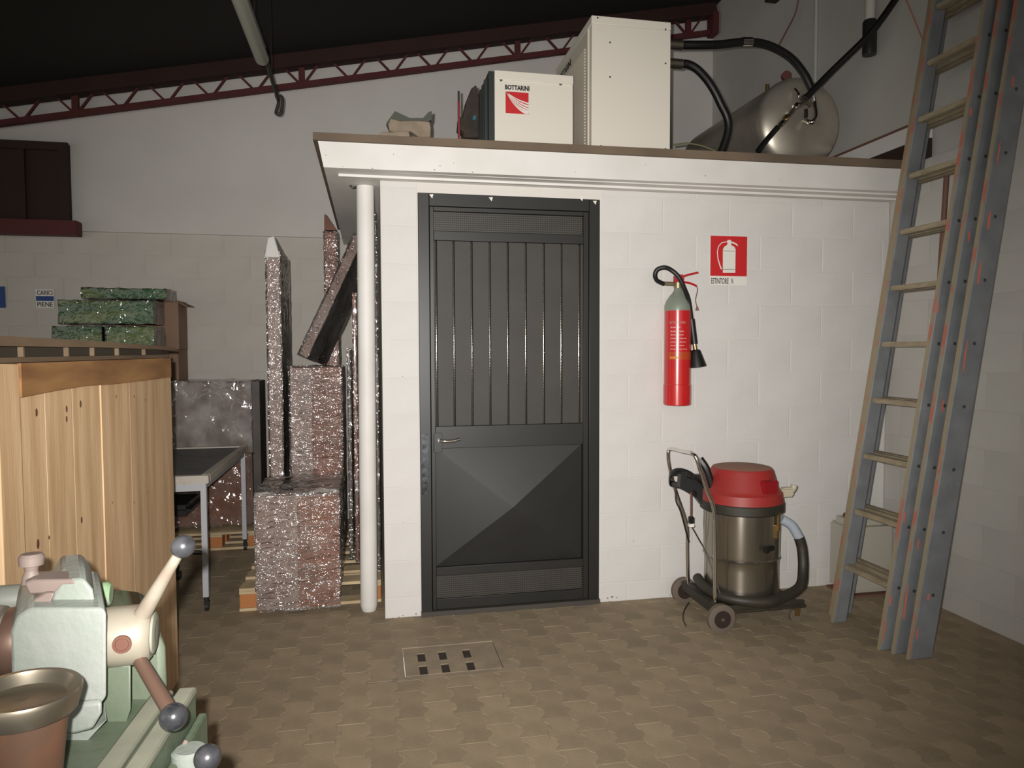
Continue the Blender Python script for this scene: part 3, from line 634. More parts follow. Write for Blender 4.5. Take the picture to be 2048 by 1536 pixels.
# taller unit
c1=thing('compressor_unit','tall plain cream metal cabinet with a louvred left side, highest thing on the roof','machine cabinet',(1.42,4.05,RT(1.4)))
yb=3.75; xa,xb=1.19,1.645
MB().box((xa+.006,yb+.004,RT(1.6)),(xb-.002,4.50,3.243)).build('housing',m_cream,c1,bevel=.003)
MB().box((xa,yb,RT(1.6)),(xb,yb+.02,3.205)).build('front_panel',m_cream,c1,bevel=.002)
MB().box((xa-.001,yb-.002,3.207),(xb+.001,4.51,3.250)).build('cap',m_cream,c1,bevel=.003)
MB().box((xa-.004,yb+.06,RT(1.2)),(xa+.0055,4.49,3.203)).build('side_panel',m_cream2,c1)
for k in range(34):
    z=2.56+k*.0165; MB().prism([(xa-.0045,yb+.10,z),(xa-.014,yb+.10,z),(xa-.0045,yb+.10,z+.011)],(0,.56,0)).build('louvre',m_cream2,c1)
text('lettering','BOTTARINI',m_ink,c1,(xa-.0046,4.42,3.135),(0,-1,0),(0,0,1),.04,width=.28,bold=.03)
for px,py in ((1195,36),(1331,44),(1331,59),(1220,85),(1331,127),(1220,154),(1202,292),(1266,296),(1331,298)): q=P(px,py,'Y',yb); screw(c1,q.x,yb-.002 if py<50 else yb,q.z,.005)
for yy in (89,127):
    z=P(1350,yy,'Y',3.92).z; MB().cyl((xb-.001,3.92,z),(P(1364,yy,'Y',3.92).x,3.92,z),.027).build('outlet',m_steel,c1)
rg=thing('rag_bundle','dark ragged bundle with a blue patch against the finned side of the low unit','rag',(.60,4.0,2.5))
pts=[(945,237),(953,200),(962,178),(972,170),(978,200),(976,276),(946,276),(946,263),(936,258),(938,232)]
MB().prism([Vector((v.x-.055,v.y,v.z)) for v in px3(pts,4.02)],(0,.10,0)).build('cloth',mat('rag_cloth',(.028,.023,.018),.9,c2=(.05,.035,.025),nscale=20),rg,bevel=.008)
MB().prism(px3([(946,232),(952,231),(952,239),(945,240)],4.005),(0,.01,0)).build('blue_patch',mat('teal_patch',(.02,.12,.16),.6),rg)
# pressure tank
TR=.285; tc=Vector((2.69,4.16,2.885))
tk=thing('pressure_tank','horizontal stainless pressure tank with domed end lying on the roof by the right wall','tank',(2.69,4.6,RT(2.7)))
MB().lathe(tc,(0,1,0),[(0,TR),(1.10,TR)]+[(1.10+.07*math.sin(a*PI/16),TR*math.cos(a*PI/16)) for a in range(1,9)],n=56).build('shell',m_tank,tk)
MB().lathe(tc+Vector((0,-.0005,0)),(0,-1,0),[(0,TR+.002),(.012,TR+.001)]+[(.012+.085*math.sin(a*PI/24),TR*math.cos(a*PI/24)**.8) for a in range(1,12)]+[(.097,.0)],n=56).build('domed_end',m_tank,tk)
for y in (4.35,5.0): MB().prism([(2.49,y,RT(2.5)),(2.89,y,RT(2.9)),(2.86,y,2.665),(2.52,y,2.665)],(0,.05,0)).build('saddle',m_dark,tk)
g=P(1572,152,'Y',4.35); mb=MB(); mb.cyl((g.x,4.35,3.17),(g.x,4.35,g.z-.01),.007,n=8); mb.cyl((g.x-.004,4.335,g.z),(g.x+.004,4.365,g.z),.03); mb.build('pressure_gauge',mat('gauge_brown',(.12,.04,.035),.4),tk)
g=P(1534,178,'Y',4.5); MB().cyl((g.x,4.5,3.14),(g.x,4.5,g.z+.03),.012,n=10).build('safety_valve',m_brass,tk)
yv=4.02
def V3(x,y,Y=yv): return P(x,y,'Y',Y)
mb=MB(); mb.tube([V3(1620,212,4.03),V3(1610,205),V3(1592,215),V3(1578,232),V3(1562,250)],.014,n=10); mb.build('valve_pipe',m_steel,tk)
for (x,y,r) in ((1607,196,.019),(1592,212,.020),(1572,236,.021),(1563,247,.018)): 
    q=V3(x,y); d=(V3(1562,250)-V3(1610,196)).normalized(); MB().cyl(q-d*.014,q+d*.014,r,n=6).build('hex_fitting',m_brass if x==1572 else m_chrome,tk)
MB().tube([V3(1628,200,4.04),V3(1631,215,4.02),V3(1632,235,4.0),V3(1622,245,4.0),V3(1610,240,4.06)],.015,n=12).build('elbow_pipe',m_chrome,tk)
MB().cyl(V3(1624,180,4.04),V3(1628,205,4.04),.02,n=12).build('hex_fitting',m_chrome,tk)
MB().tube([V3(1590,178,4.06),V3(1597,188,4.02),V3(1596,196,4.02)],.008,n=8).build('lever_handle',m_chrome,tk)
MB().box(V3(1612,225)-Vector((.008,.01,.03)),V3(1612,225)+Vector((.008,.01,.02))).build('lever_handle',m_blackp,tk)
# hoses
hs=thing('air_hose','black hose arching from the tall unit over to the tank top, with a silver clamp','hose',(1.9,3.95,3.1))
Y=3.92
pts=[V3(1367,90,Y),V3(1400,90,Y),V3(1440,89,3.94),V3(1490,84,3.96),V3(1535,90,3.98),V3(1578,113,4.0),V3(1606,145,4.02),V3(1624,180,4.035)]
MB().tube(pts,.024,n=14).build('hose',m_black,hs)
MB().tube([V3(1484,84,3.958),V3(1492,84,3.96),V3(1503,84,3.963)],.0265,n=14).build('clamp',m_chrome,hs)
hs=thing('air_hose','black hose curving from the tall unit down to the roof in front of the tank','hose',(1.95,3.95,2.52))
pts=[V3(1367,127,Y),V3(1380,130,Y),V3(1397,141,Y),V3(1420,168,3.93),V3(1440,205,3.94),V3(1457,255,3.95),Vector((2.03,3.96,RT(2.03)+.022))]
MB().tube(pts,.023,n=14).build('hose',m_black,hs)
for Z in (3.125,2.995): pass
hs=thing('air_hose','long straight black hose from the tank valve up to the top of the picture','hose',(2.9,4.0,3.2))
MB().tube([V3(1611,197,3.95),V3(1660,146,3.93),V3(1728,80,3.86),V3(1762,40,3.82),V3(1805,-22,3.78)],.020,n=14).build('hose',m_black,hs)
hs=thing('air_hose','short black hose end dropping from the valve to the roof edge','hose',(2.3,4.0,2.52))
MB().tube([V3(1556,254),V3(1535,278),V3(1516,302,3.98)],.017,n=12).build('hose',m_black,hs)
cbl=MB(); cbl.tube([V3(1345,290,3.9),V3(1375,287,3.9),V3(1405,292,3.9),V3(1430,302,3.9)],.005,n=6); tag(cbl.build('cable',mat('olive_cable',(.15,.13,.07),.6)),'thin olive cable lying on the roof right of the tall unit','cable')
# beam on the right wall above roof
bm_=thing('wall_beam','white-topped beam with dark edges fixed to the right wall above the roof, behind the ladder','beam',(3.05,3.9,2.53))
MB().box((WX-.055,3.50,2.63),(WX-.0005,4.95,2.722)).build('white_board',m_white,bm_)
MB().box((WX-.062,3.50,2.7225),(WX-.0005,4.95,2.735)).build('dark_top_edge',m_pole,bm_)
MB().box((WX-.05,3.50,RT(3.1)+.002),(WX-.0005,4.95,2.6295)).build('dark_underside',m_winbrown,bm_)
# vertical pipes on the right wall
q=P(1748,113,'X',WX-.05); xx=WX-.042
pd=thing('vent_pipe','pale vertical pipe ending in a black sleeve, high on the right wall','pipe',(xx,4.0,3.28))
MB().cyl((xx,3.98,3.46),(xx,3.98,4.9),.030).build('pipe',m_rplast,pd)
MB().lathe((xx,3.98,3.275),(0,0,1),[(0,.040),(.012,.042),(.20,.042),(.21,.036)],n=24).build('black_sleeve',m_blackp,pd)
cd=MB(); cd.cyl((WX+.005,4.60,2.76),(WX+.005,4.60,4.9),.012,n=10); tag(cd.build('conduit',m_pipeg),'slim grey vertical conduit on the right wall behind the tank','pipe')
q=P(1572,0,'X',WX-.05)
jb=thing('junction_box','dark box high on the right wall with a hanging cable','box',(WX,q.y,q.z))
a=P(1552,8,'X',WX+.02); b=P(1592,2,'X',WX+.02); MB().box((WX-.08,b.y,a.z),(WX+.019,a.y,a.z+.16),bev=.004).build('box',m_winbrown,jb)
MB().tube([P(1598,-6,'X',WX-.03),P(1590,28,'X',WX-.03),P(1574,60,'X',WX-.03),P(1558,90,'X',WX-.03)],.006,n=8).build('cable',m_pole,jb)
rc=MB(); rc.tube([P(1808,-10,'X',WX),P(1825,30,'X',WX),P(1850,92,'X',WX),P(1862,130,'X',WX)],.003,n=6); tag(rc.build('thin_red_cable',m_primr),'thin reddish cable slanting down the right wall beside the ladder top','cable')
# fluorescent lamp and rod
lm=thing('tube_lamp','unlit grey tube lamp hanging under the dark roof at upper left','lamp',(-.55,3.2,3.0))
MB().lathe((-.55,2.35,3.0),(0,1,0),[(0,.02),(.02,.036),(1.68,.036),(1.72,.022)],n=24).build('diffuser',m_lamp,lm)
MB().box((-.572,2.36,3.034),(-.528,4.02,3.058)).build('housing',m_pipeg,lm)
for y in (2.6,3.8): MB().cyl((-.55,y,3.05),(-.55,y,3.05+ (zc(-.55)+.26-3.05)),.003,n=6).build('hanger_wire',m_blackp,lm)
rk=thing('hanging_rod','dark rod running on from the tube lamp, ending in a hooked chain','rod',(-.55,4.4,3.0))
MB().tube([(-.545,4.06,3.05),(-.548,4.4,3.03),(-.55,4.72,3.02)],.012,n=8).build('rod',m_olive,rk)
mb=MB(); mb.tube([P(552,190,'Y',4.74),P(557,205,'Y',4.74),P(552,226,'Y',4.74),P(562,226,'Y',4.74),P(565,200,'Y',4.74),P(560,190,'Y',4.74)],.010,n=8); mb.build('hook',m_olive,rk)
MB().cyl((-.548,4.4,3.03),(-.548,4.4,zc(-.55)+.26),.003,n=6).build('hanger_wire',m_blackp,rk)

# ============================================================ RIGHT: sign, extinguisher, vacuum, ladder
sg=thing('extinguisher_sign','red and white wall sign with an extinguisher pictogram above the lettering ESTINTORE N','sign',(2.04,DW,1.82))
yS=DW-.0012
def S3(x,y,o=0): q=P(x,y,'Y',yS-o); return Vector((q.x,yS-o,q.z))
A=S3(1421,471); B=S3(1493,571)
MB().box((A.x,yS-.002,B.z),(B.x,yS,A.z)).build('plate',m_signw,sg)
R_=S3(1493,553); MB().box((A.x,yS-.0032,R_.z),(B.x-.001,yS-.0021,A.z-.001)).build('red_field',m_signred,sg)
def SZ(zx,zy): return S3(1240+zx/3.657,440+zy/3.657,.0036)
c=[(752,386),(752,215),(762,196),(778,186),(785,178),(785,146),(812,146),(812,158),(826,160),(852,172),(864,188),(860,192),(845,180),(815,168),(812,178),(820,188),(838,198),(845,215),(843,386)]
mb=MB(); mb.prism([SZ(*p) for p in c],(0,-.0006,0)); mb.build('pictogram',m_signw,sg)
pth=[(785,158),(745,166),(722,190),(712,230),(716,280),(730,330),(742,360)]
mb=MB(); 
P0=[SZ(*p) for p in pth]
for i in range(len(P0)-1):
    d=(P0[i+1]-P0[i]).normalized(); n=Vector((-d.z,0,d.x)); wa=.0022+.0012*(i/5)**2; wb_=.0022+.0012*((i+1)/5)**2
    mb.poly([P0[i]+n*wa,P0[i+1]+n*wb_,P0[i+1]-n*wb_,P0[i]-n*wa],[(0,1,2,3)])
mb.build('pictogram_hose',m_signw,sg)
for zy in (226,360): a=SZ(751,zy); b=SZ(842,zy); MB().box((a.x,yS-.0050,a.z-.001),(b.x,yS-.0045,a.z+.001)).build('pictogram_line',m_ink,sg)
a=SZ(667,466); b=SZ(795,426); text('lettering','ESTINTORE',m_ink,sg,(a.x,yS-.0023,a.z),(1,0,0),(0,0,1),b.z-a.z,width=b.x-a.x,bold=.01)
a=SZ(816,466); b=SZ(828,426); text('lettering','N',m_ink,sg,(a.x,yS-.0023,a.z),(1,0,0),(0,0,1),b.z-a.z,width=b.x-a.x,bold=.01)
# extinguisher
yE=3.735; er=.0745
E=lambda x,y,Y=yE: P(x,y,'Y',Y)
ce=E(1355,700); ex_=ce.x; zb=E(1355,810).z; zsh=E(1355,622).z; 
fe=thing('fire_extinguisher','red gas fire extinguisher with grey-green shoulder and black horn, hung on the booth wall','fire extinguisher',(ex_,yE,zb))
MB().lathe((ex_,yE,zb),(0,0,1),[(0,er-.004),(.004,er),(zsh-zb,er)],n=48).build('cylinder',m_extred,fe)
MB().lathe((ex_,yE,zb+.006),(0,0,1),[(0,er+.003),(.11,er+.003),(.113,er)],n=48,cap=False).build('base_sleeve',m_extred,fe)
zt=E(1357,580).z; h=zt-zsh
MB().lathe((ex_,yE,zsh),(0,0,1),[(0,er+.0005),(h*.25,er+.0003),(h*.5,er*.86),(h*.72,er*.62),(h*.85,er*.42),(h,.022),(h+.05,.020)],n=48).build('shoulder',m_sage,fe)
zv=E(1357,562).z
mb=MB(); mb.box((ex_-.022,yE-.02,zv-.015),(ex_+.03,yE+.02,zv+.035),bev=.006); mb.build('valve',mat('valve_red',(.38,.02,.03),.45),fe)
mb=MB(); mb.cyl(E(1347,568),E(1326,567),.012,n=12); mb.cyl((ex_,yE,zv-.04),(ex_,yE,zv-.01),.024,n=12); mb.build('brass_coupling',mat('dull_brass',(.33,.27,.16),.4,.7),fe)
MB().tube([E(1358,556),E(1375,550),E(1396,545)],.006,n=8).build('lever',m_extred,fe)
MB().tube([E(1368,564),E(1382,567),E(1393,572)],.006,n=8).build('grip',m_extred,fe)
MB().tube([E(1393,572),E(1395,580),E(1391,600),E(1394,614)],.0025,n=6).build('safety_tag_cord',mat('tag_cord',(.18,.09,.07),.7),fe)
a=E(1394,612); MB().lathe(a,(.05,0,-1),[(0,.004),(.025,.011)],n=8).build('seal_tag',mat('seal_tag',(.22,.12,.09),.7),fe)
MB().tube([E(1328,568,3.735),E(1314,561,3.73),E(1310,550,3.72),E(1315,539,3.71),E(1330,535,3.69),E(1345,542,3.665),E(1358,555,3.655),E(1368,576,3.66),E(1377,600,3.68),E(1383,640,3.70)],.0125,n=12).build('hose',m_black,fe)
MB().tube([E(1383,638,3.70),E(1389,688,3.70)],.018,n=14,sub=1).build('hand_grip',m_black,fe)
MB().tube([E(1389,688,3.70),E(1391,700,3.70)],.012,n=12,sub=1).build('horn_fitting',m_brass,fe)
a=E(1391,699,3.70); b=E(1395,733,3.70); d=b-a
MB().lathe(a,d,[(0,.014),(.004,.024),(.012,.028),(d.length,.050),(d.length+.002,.046)],n=28).build('horn',m_black,fe)
MB().box((ex_-.03,yE+er-.004,1.62),(ex_+.03,DW-.001,1.66)).build('wall_bracket',m_blackp,fe)
# printing on the cylinder: bent flat text
def bent(name,body,z,h,a0,a1,m,bold=.0):
    o=text(name,body,m,fe,(0,0,0),(1,0,0),(0,0,1),h,width=1.0,bold=bold,depth=.0001)
    o.parent=fe; o.matrix_parent_inverse=MWI(fe)
    bmx=bmesh.new(); bmx.from_mesh(o.data); bmesh.ops.triangulate(bmx,faces=bmx.faces); bmx.to_mesh(o.data); bmx.free()
    for v in o.data.vertices:
        t=a0+(a1-a0)*v.co.x; v.co=Vector((ex_+math.sin(t)*(er+.0014),yE-math.cos(t)*(er+.0014),z+v.co.z))
    return o
Zp=lambda y:E(1355,y).z
bent('lettering','ESTINTORE',Zp(648),.012,-1.05,-.02+.2,m_inkw,.02)
def band(z0,z1,a0,a1,m,n='label_band'):
    mb=MB(); k=14; pts=[]
    for i in range(k+1):
        t=a0+(a1-a0)*i/k
        for z in (z0,z1): pts.append((ex_+math.sin(t)*(er+.0012),yE-math.cos(t)*(er+.0012),z))
    mb.poly(pts,[(2*i,2*i+2,2*i+3,2*i+1) for i in range(k)]); return mb.build(n,m,fe)
random.seed(5)
for yy,wd in ((656,.5),(664,.8),(671,.75),(678,.95),(685,.85),(692,.8),(699,1)):
    t=-.95
    while t<-.95+1.25*wd: l=.06+.12*random.random(); band(Zp(yy),Zp(yy)+.0038,t,t+l,m_inkw,'small_print'); t+=l+.035
band(Zp(719),Zp(704),-1.2,1.0,mat('orange_band',(.42,.05,.012),.3,coat=.5)); band(Zp(717),Zp(713),-1.0,-.35,m_gold)

# ---- vacuum cleaner on trolley
vc=thing('wet_dry_vacuum','industrial vacuum with red head and steel drum on a wheeled trolley against the booth','vacuum cleaner',(1.97,3.51,0))
cx,cy=1.965,3.50
mb=MB(); mb.box((1.72,3.30,.085),(2.235,3.70,.105),bev=.006); mb.box((1.73,3.31,.105),(2.225,3.325,.125)); mb.box((1.73,3.675,.105),(2.225,3.69,.125)); mb.box((1.70,3.32,.095),(1.735,3.68,.145),bev=.004); mb.build('trolley',m_olive,vc)
MB().cyl((1.735,3.27,.075),(1.735,3.73,.075),.009,n=10).build('axle',m_olive,vc)
for y0 in (3.262,3.70):
    mb=MB(); mb.lathe((1.735,y0,.075),(0,1,0),[(0,.058),(.004,.074),(.03,.074),(.034,.058)],n=36); wl=mb.build('wheel',m_tyre,vc)
    MB().lathe((1.735,y0-.002,.075),(0,1,0),[(0,.045),(.038,.045)],n=28).build('hub',m_hub,wl); MB().lathe((1.735,y0-.006,.075),(0,1,0),[(0,.008),(.01,.012)],n=14).build('hub_cap',m_chrome,wl)
for y0 in (3.345,3.64):
    mb=MB(); mb.cyl((2.195,y0-.012,.034),(2.195,y0+.012,.034),.034,n=22); wl=mb.build('castor',m_tyre,vc); MB().box((2.185,y0-.018,.034),(2.215,y0-.0125,.085)).box((2.185,y0+.0125,.034),(2.215,y0+.018,.085)).build('fork',m_brass,wl)
DR=.198; zd0=.125; zd1=.585
prof=[(0,DR*.93),(.012,DR*.99),(.16,DR*.975),(.205,DR*.985),(.214,DR*1.02),(.222,DR*.99),(.235,DR*1.0),(zd1-zd0,DR*1.015)]
MB().lathe((cx,cy,zd0),(0,0,1),prof,n=64).build('drum',m_steel,vc)
MB().lathe((cx,cy,zd1-.005),(0,0,1),[(0,DR+.008),(.008,DR+.022),(.05,DR+.022),(.06,DR+.012)],n=64).build('rubber_collar',m_olive,vc)
zh=zd1+.050
MB().lathe((cx,cy,zh),(0,0,1),[(0,DR+.018),(.048,DR+.012),(.055,DR+.004),(.070,DR-.008),(.165,DR-.036),(.176,DR-.044)],n=64).build('motor_head',m_vred,vc)
MB().lathe((cx,cy,zh+.1762),(0,0,1),[(0,DR-.044),(.004,DR-.06),(.009,.0)],n=64).build('dusty_top',m_vtop,vc)
a=P(1518,957,'Y',cy-DR); sw=MB(); T=tx(cx,cy,zh+.062)@Matrix.Rotation(math.radians(18),4,'Z'); sw.box((-.05,-DR-.004,0),(.05,-DR+.045,.068),bev=.005,T=T); sw.build('switch_panel',m_vredd,vc)
mb=MB(); T=tx(cx,cy,0)@Matrix.Rotation(math.radians(28),4,'Z'); mb.box((-.10,-DR-.012,.40),(-.015,-DR+.004,.425),bev=.004,T=T); mb.cyl(T@Vector((-.09,-DR-.018,.412)),T@Vector((-.09,-DR+.004,.412)),.014,n=12); mb.build('drum_handle',m_black,vc)
mb=MB(); T=tx(cx,cy,0)@Matrix.Rotation(math.radians(30),4,'Z'); mb.box((-.012,-DR-.014,.46),(.014,-DR+.004,.53),bev=.003,T=T); mb.box((-.006,-DR-.022,.50),(.008,-DR-.012,.60),T=T); mb.build('latch',m_brass,vc)
# chrome handle
yn,yf=3.345,3.665; W3=lambda x,y,Y:P(x,y,'Y',Y)
mb=MB(); mb.tube([(1.733,yf,.14),(1.728,yf,.33),(1.722,yf,.47),W3(1352,985,yf),W3(1340,940,yf),W3(1336,908,yf),W3(1341,898,yf-.02),W3(1362,902,(yn+yf)/2),W3(1384,907,yn+.03),W3(1393,918,yn),W3(1402,945,yn),W3(1414,980,yn),W3(1428,1020,yn),(1.733,yn,.42),(1.735,yn,.14)],.0105,n=12,sub=6); mb.build('push_handle',m_chrome,vc)
MB().tube([(1.728,3.52,.86),(1.76,3.5,.80),(1.80,3.5,.68)],.02,n=8).build('handle_brace',m_black,vc)
cbm=MB()
for k in range(5):
    o=.012*k; cbm.tube([W3(1408,975-3*k,3.42),W3(1385,948+2*k,3.44-o),W3(1360,938+3*k,3.52),W3(1343,944+2*k,3.60-o),W3(1341,962+2*k,3.62),W3(1362,968+2*k,3.50+o),W3(1392,985+2*k,3.42)],.0065,n=7)
cbm.build('coiled_cable',m_black,vc)
MB().tube([W3(1352,965,3.6),W3(1352,1000,3.6),W3(1362,1025,3.6),(1.716,3.62,.38)],.005,n=7).build('cable',m_black,vc)
MB().prism([W3(a,b,3.43) for a,b in ((1362,950),(1408,950),(1404,1010),(1385,985),(1360,975))],(0,.04,0)).build('strap',m_blackp,vc)
MB().tube([W3(1382,985,3.43),W3(1382,1012,3.43),W3(1382,1034,3.43)],.005,n=7).build('plug_cord',mat('red_brown_cord',(.12,.04,.03),.6),vc)
a=W3(1382,1043,3.43); mb=MB(); mb.box(a-Vector((.013,.012,.010)),a+Vector((.013,.012,.028)),m_black,bev=.004); mb.box(a-Vector((.014,.013,.028)),a+Vector((.014,.013,-.0105)),m_signw,bev=.003); mb.build('plug',m_black,vc)
MB().tube([W3(1383,1053,3.43),W3(1397,1078,3.42),W3(1415,1112,3.40),(1.76,3.34,.18)],.003,n=6).build('cord',m_black,vc)
# hose
hx=cx+DR
hose=[(hx-.01,3.42,.535),(hx+.045,3.41,.50),(hx+.090,3.405,.43)]
MB().tube(hose,.026,n=16).build('hose_cuff',m_ltblue,vc)
mb=MB(); mb.tube([(hx+.088,3.405,.434),(hx+.105,3.40,.37),(hx+.10,3.38,.27),(hx+.05,3.33,.19),(cx+.12,3.29,.155),(cx+.02,3.272,.145),(cx-.10,3.30,.15),(cx-.18,3.37,.155),(cx-.222,3.47,.17),(cx-.215,3.58,.19)],.027,n=16,sub=10); mb.build('suction_hose',m_olive,vc)
mb=MB(); q=W3(1568,982,3.42); mb.tube([q+Vector((-.03,.02,-.01)),q+Vector((.03,0,-.005)),q+Vector((.055,0,.012)),q+Vector((.06,0,.03))],.017,n=12); mb.box(q+Vector((-.02,-.02,-.03)),q+Vector((.05,.02,.02)),bev=.008); mb.build('tool_clip',m_beige,vc)

# ---- ladder: three sections leaning to the right wall
SLP=(2.881-2.383)/3.095; LZ=3.75
ld=thing('extension_ladder','grey-painted wooden three-section extension ladder leaning against the right wall','ladder',(2.45,3.05,0))
def lad(xa,xb,yn,yf,name,rx):
    z0=0
    def rail(y0,y1):
        mb=MB(); a=z0; b=LZ
        f=lambda x,z:x+SLP*z
        mb.hexa([(f(xa,a),y0,a),(f(xb,a),y0,a),(f(xb,a),y1,a),(f(xa,a),y1,a),(f(xa,b),y0,b),(f(xb,b),y0,b),(f(xb,b),y1,b),(f(xa,b),y1,b)])
        o=mb.build('rail',m_grey,ld,bevel=.006)
        mb=MB(); e=.0016
        mb.hexa([(f(xa-e,a),y0+.004,a),(f(xa-.0001,a),y0+.004,a),(f(xa-.0001,a),y1-.004,a),(f(xa-e,a),y1-.004,a),(f(xa-e,b),y0+.004,b),(f(xa-.0001,b),y0+.004,b),(f(xa-.0001,b),y1-.004,b),(f(xa-e,b),y1-.004,b)])
        mb.build('worn_edge',m_primer,o)
        return o
    rn=rail(yn,yn+.028); rf=rail(yf,yf+.028)
    k=0; z=.30-.02
    while z<LZ-.1:
        zz=.300+.2925*k
        if zz>LZ-.1: break
        x=rx[0]+SLP*zz; mb=MB(); w=rx[1]-rx[0]-.004
        mb.box((x+.003,yn+.0285,zz-.013),(x+.003+w-.003,yf-.0005,zz+.013),bev=.005); mb.build('rung',m_rung,ld)
        MB().lathe(((xa+xb)/2+.005+SLP*zz,yn+.001,zz),(0,-1,0),[(0,.0085),(.0025,.0085),(.004,.005)],n=10).build('rung_bolt',m_bolt,ld)
        k+=1; z=zz
lad(2.378,2.455,2.925,3.275,'inner',(2.385,2.44)); lad(2.412,2.500,2.872,3.325,'middle',(2.459,2.499)); lad(2.438,2.560,2.805,3.375,'outer',(2.504,2.552))
# red primer flecks where grey paint is worn
def flecks(xa,xb,y,zz):
    for z,l,u in zz:
        x=xa+(xb-xa)*u+SLP*z; w=.006+.006*random.random(); mb=MB()
        mb.poly([(x,y,z),(x+w*.9,y,z-l*.1),(x+w+SLP*l*.5,y,z+l*.5),(x+SLP*l+w*.5,y,z+l),(x+SLP*l-.002,y,z+l*.95),(x-.003+SLP*l*.5,y,z+l*.55)],[(0,1,2,3,4,5)]); mb.build('bare_patch',m_primr,ld)
flecks(2.378,2.442,2.9235,[(.05,.10,0.0),(.22,.05,.05),(.62,.05,.1),(1.62,.05,.05),(2.55,.04,.1)])
flecks(2.412,2.50,2.8705,[(.18,.16,.1),(.50,.05,.3),(1.15,.06,.4),(1.95,.05,.3)])
flecks(2.438,2.560,2.8035,[(.10,.06,.1),(.28,.03,.3),(1.35,.14,.2),(1.75,.10,.2),(2.0,.08,.25),(2.30,.10,.2),(2.65,.05,.3)])
# things in the corner behind the ladder
cbx=thing('cream_bin','cream plastic bin with rounded corners standing in the corner behind the ladder','bin',(2.85,3.68,0))
mb=MB(); mb.box((2.70,3.60,.004),(3.02,3.80,.445),bev=.035); mb.build('body',m_boxcream,cbx)
MB().box((2.705,3.595,0),(3.015,3.805,.012),bev=.002).build('base_strip',m_pole,cbx)
pl=thing('wooden_pole','long brown wooden pole leaning in the corner behind the ladder','pole',(2.99,3.35,0))
MB().cyl((3.0,3.40,0),(3.0+.06,3.34,2.40),.014,n=14).build('shaft',m_pole,pl); MB().cyl((3.0+.04,3.358,1.66),(3.0+.0402,3.3578,1.668),.0155,n=14).build('ring',m_blackp,pl)
pl=thing('clamp_bar','thin dark bar clamp propped upright in front of the cream bin','tool',(2.95,3.56,0))
a=Vector((2.93,3.545,0)); b=Vector((3.01,3.50,.48)); MB().cyl(a,b,.006,n=10).build('bar',m_pole,pl); c=a.lerp(b,.82); MB().box(c-Vector((.02,.015,.02)),c+Vector((.012,.015,.02)),bev=.003).build('clamp_head',m_pole,pl)
def small(label,x,col,zz,w=.05):
    t=thing('hand_tool',label,'tool',(x,3.70,zz)); mb=MB(); mb.box((x-w,3.68,zz),(x+w,3.72,zz+.028),bev=.006); mb.build('body',col,t); MB().cyl((x+w,3.70,zz+.015),(x+w+.05,3.70,zz+.013),.010,n=10).build('handle',m_olive,t)
small('dark red tool lying on the cream bin at its left',2.79,m_maroon,.446,.045); small('yellow tool lying on the cream bin near the ladder rail',2.93,m_yellow,.446,.03)

# ---- drain grate in the floor
dg=thing('floor_drain','square concrete drain cover with six slots set in the paving','drain',(.35,3.27,0))
gx0,gy0,gx1,gy1=.130,3.110,.575,3.420
mb=MB()
for a,b in (((GR[0],GR[1]),(GR[2],gy0)),((GR[0],gy1),(GR[2],GR[3])),((GR[0],gy0),(gx0,gy1)),((gx1,gy0),(GR[2],gy1))): mb.box((a[0],a[1],-.02),(b[0],b[1],.0005))
mb.build('surround',m_grate,dg)
cols=[.215,.315,.43]; rows=[3.165,3.30]; hw,hh=.018,.045
xs=[gx0+.004]+[v for c_ in cols for v in (c_-hw,c_+hw)]+[gx1-.004]; ysg=[gy0+.008]+[v for r_ in rows for v in (r_-hh,r_+hh)]+[gy1-.008]
mb=MB()
for i in range(len(xs)-1):
    for j in range(len(ysg)-1):
        if i%2==1 and j%2==1: continue
        mb.box((xs[i],ysg[j],-.005),(xs[i+1],ysg[j+1],-.0008))
mb.build('cover',m_grate,dg)
MB().box((gx0+.01,gy0+.01,-.0400),(gx1-.01,gy1-.01,-.0052)).build('slot_shade_fill',m_slotshade,dg)  # solid dark fill close under the slots, its colour imitates shaded holes
# cable on the floor
fc=MB(); fc.tube([P(1378,1205,'Z',.006),P(1368,1222,'Z',.006),P(1366,1238,'Z',.006),P(1372,1252,'Z',.006)],.0035,n=6); tag(fc.build('floor_cable',m_olive),'short thin cable end on the floor by the vacuum trolley wheel','cable')

# ============================================================ FOREGROUND MACHINE (bench-height green and grey)
mc=thing('workshop_machine','green and grey machine tool with ball-ended handles and a steel-ringed bowl, lower left','machine tool',(-.75,1.0,0))
D0=1.25
# lower green base / bed
def slab(name,pts,d0,d1,m,par=mc,bev=.004):
    f=[Q(x,y,d0) for x,y in pts]; e=Vector((-.36,.93,0))*(d1-d0); mb=MB(); mb.prism(f,e); return mb.build(name,m,par,bevel=bev)
zt_=.78
def QZ(x,y,z): return P(x,y,'Z',z)
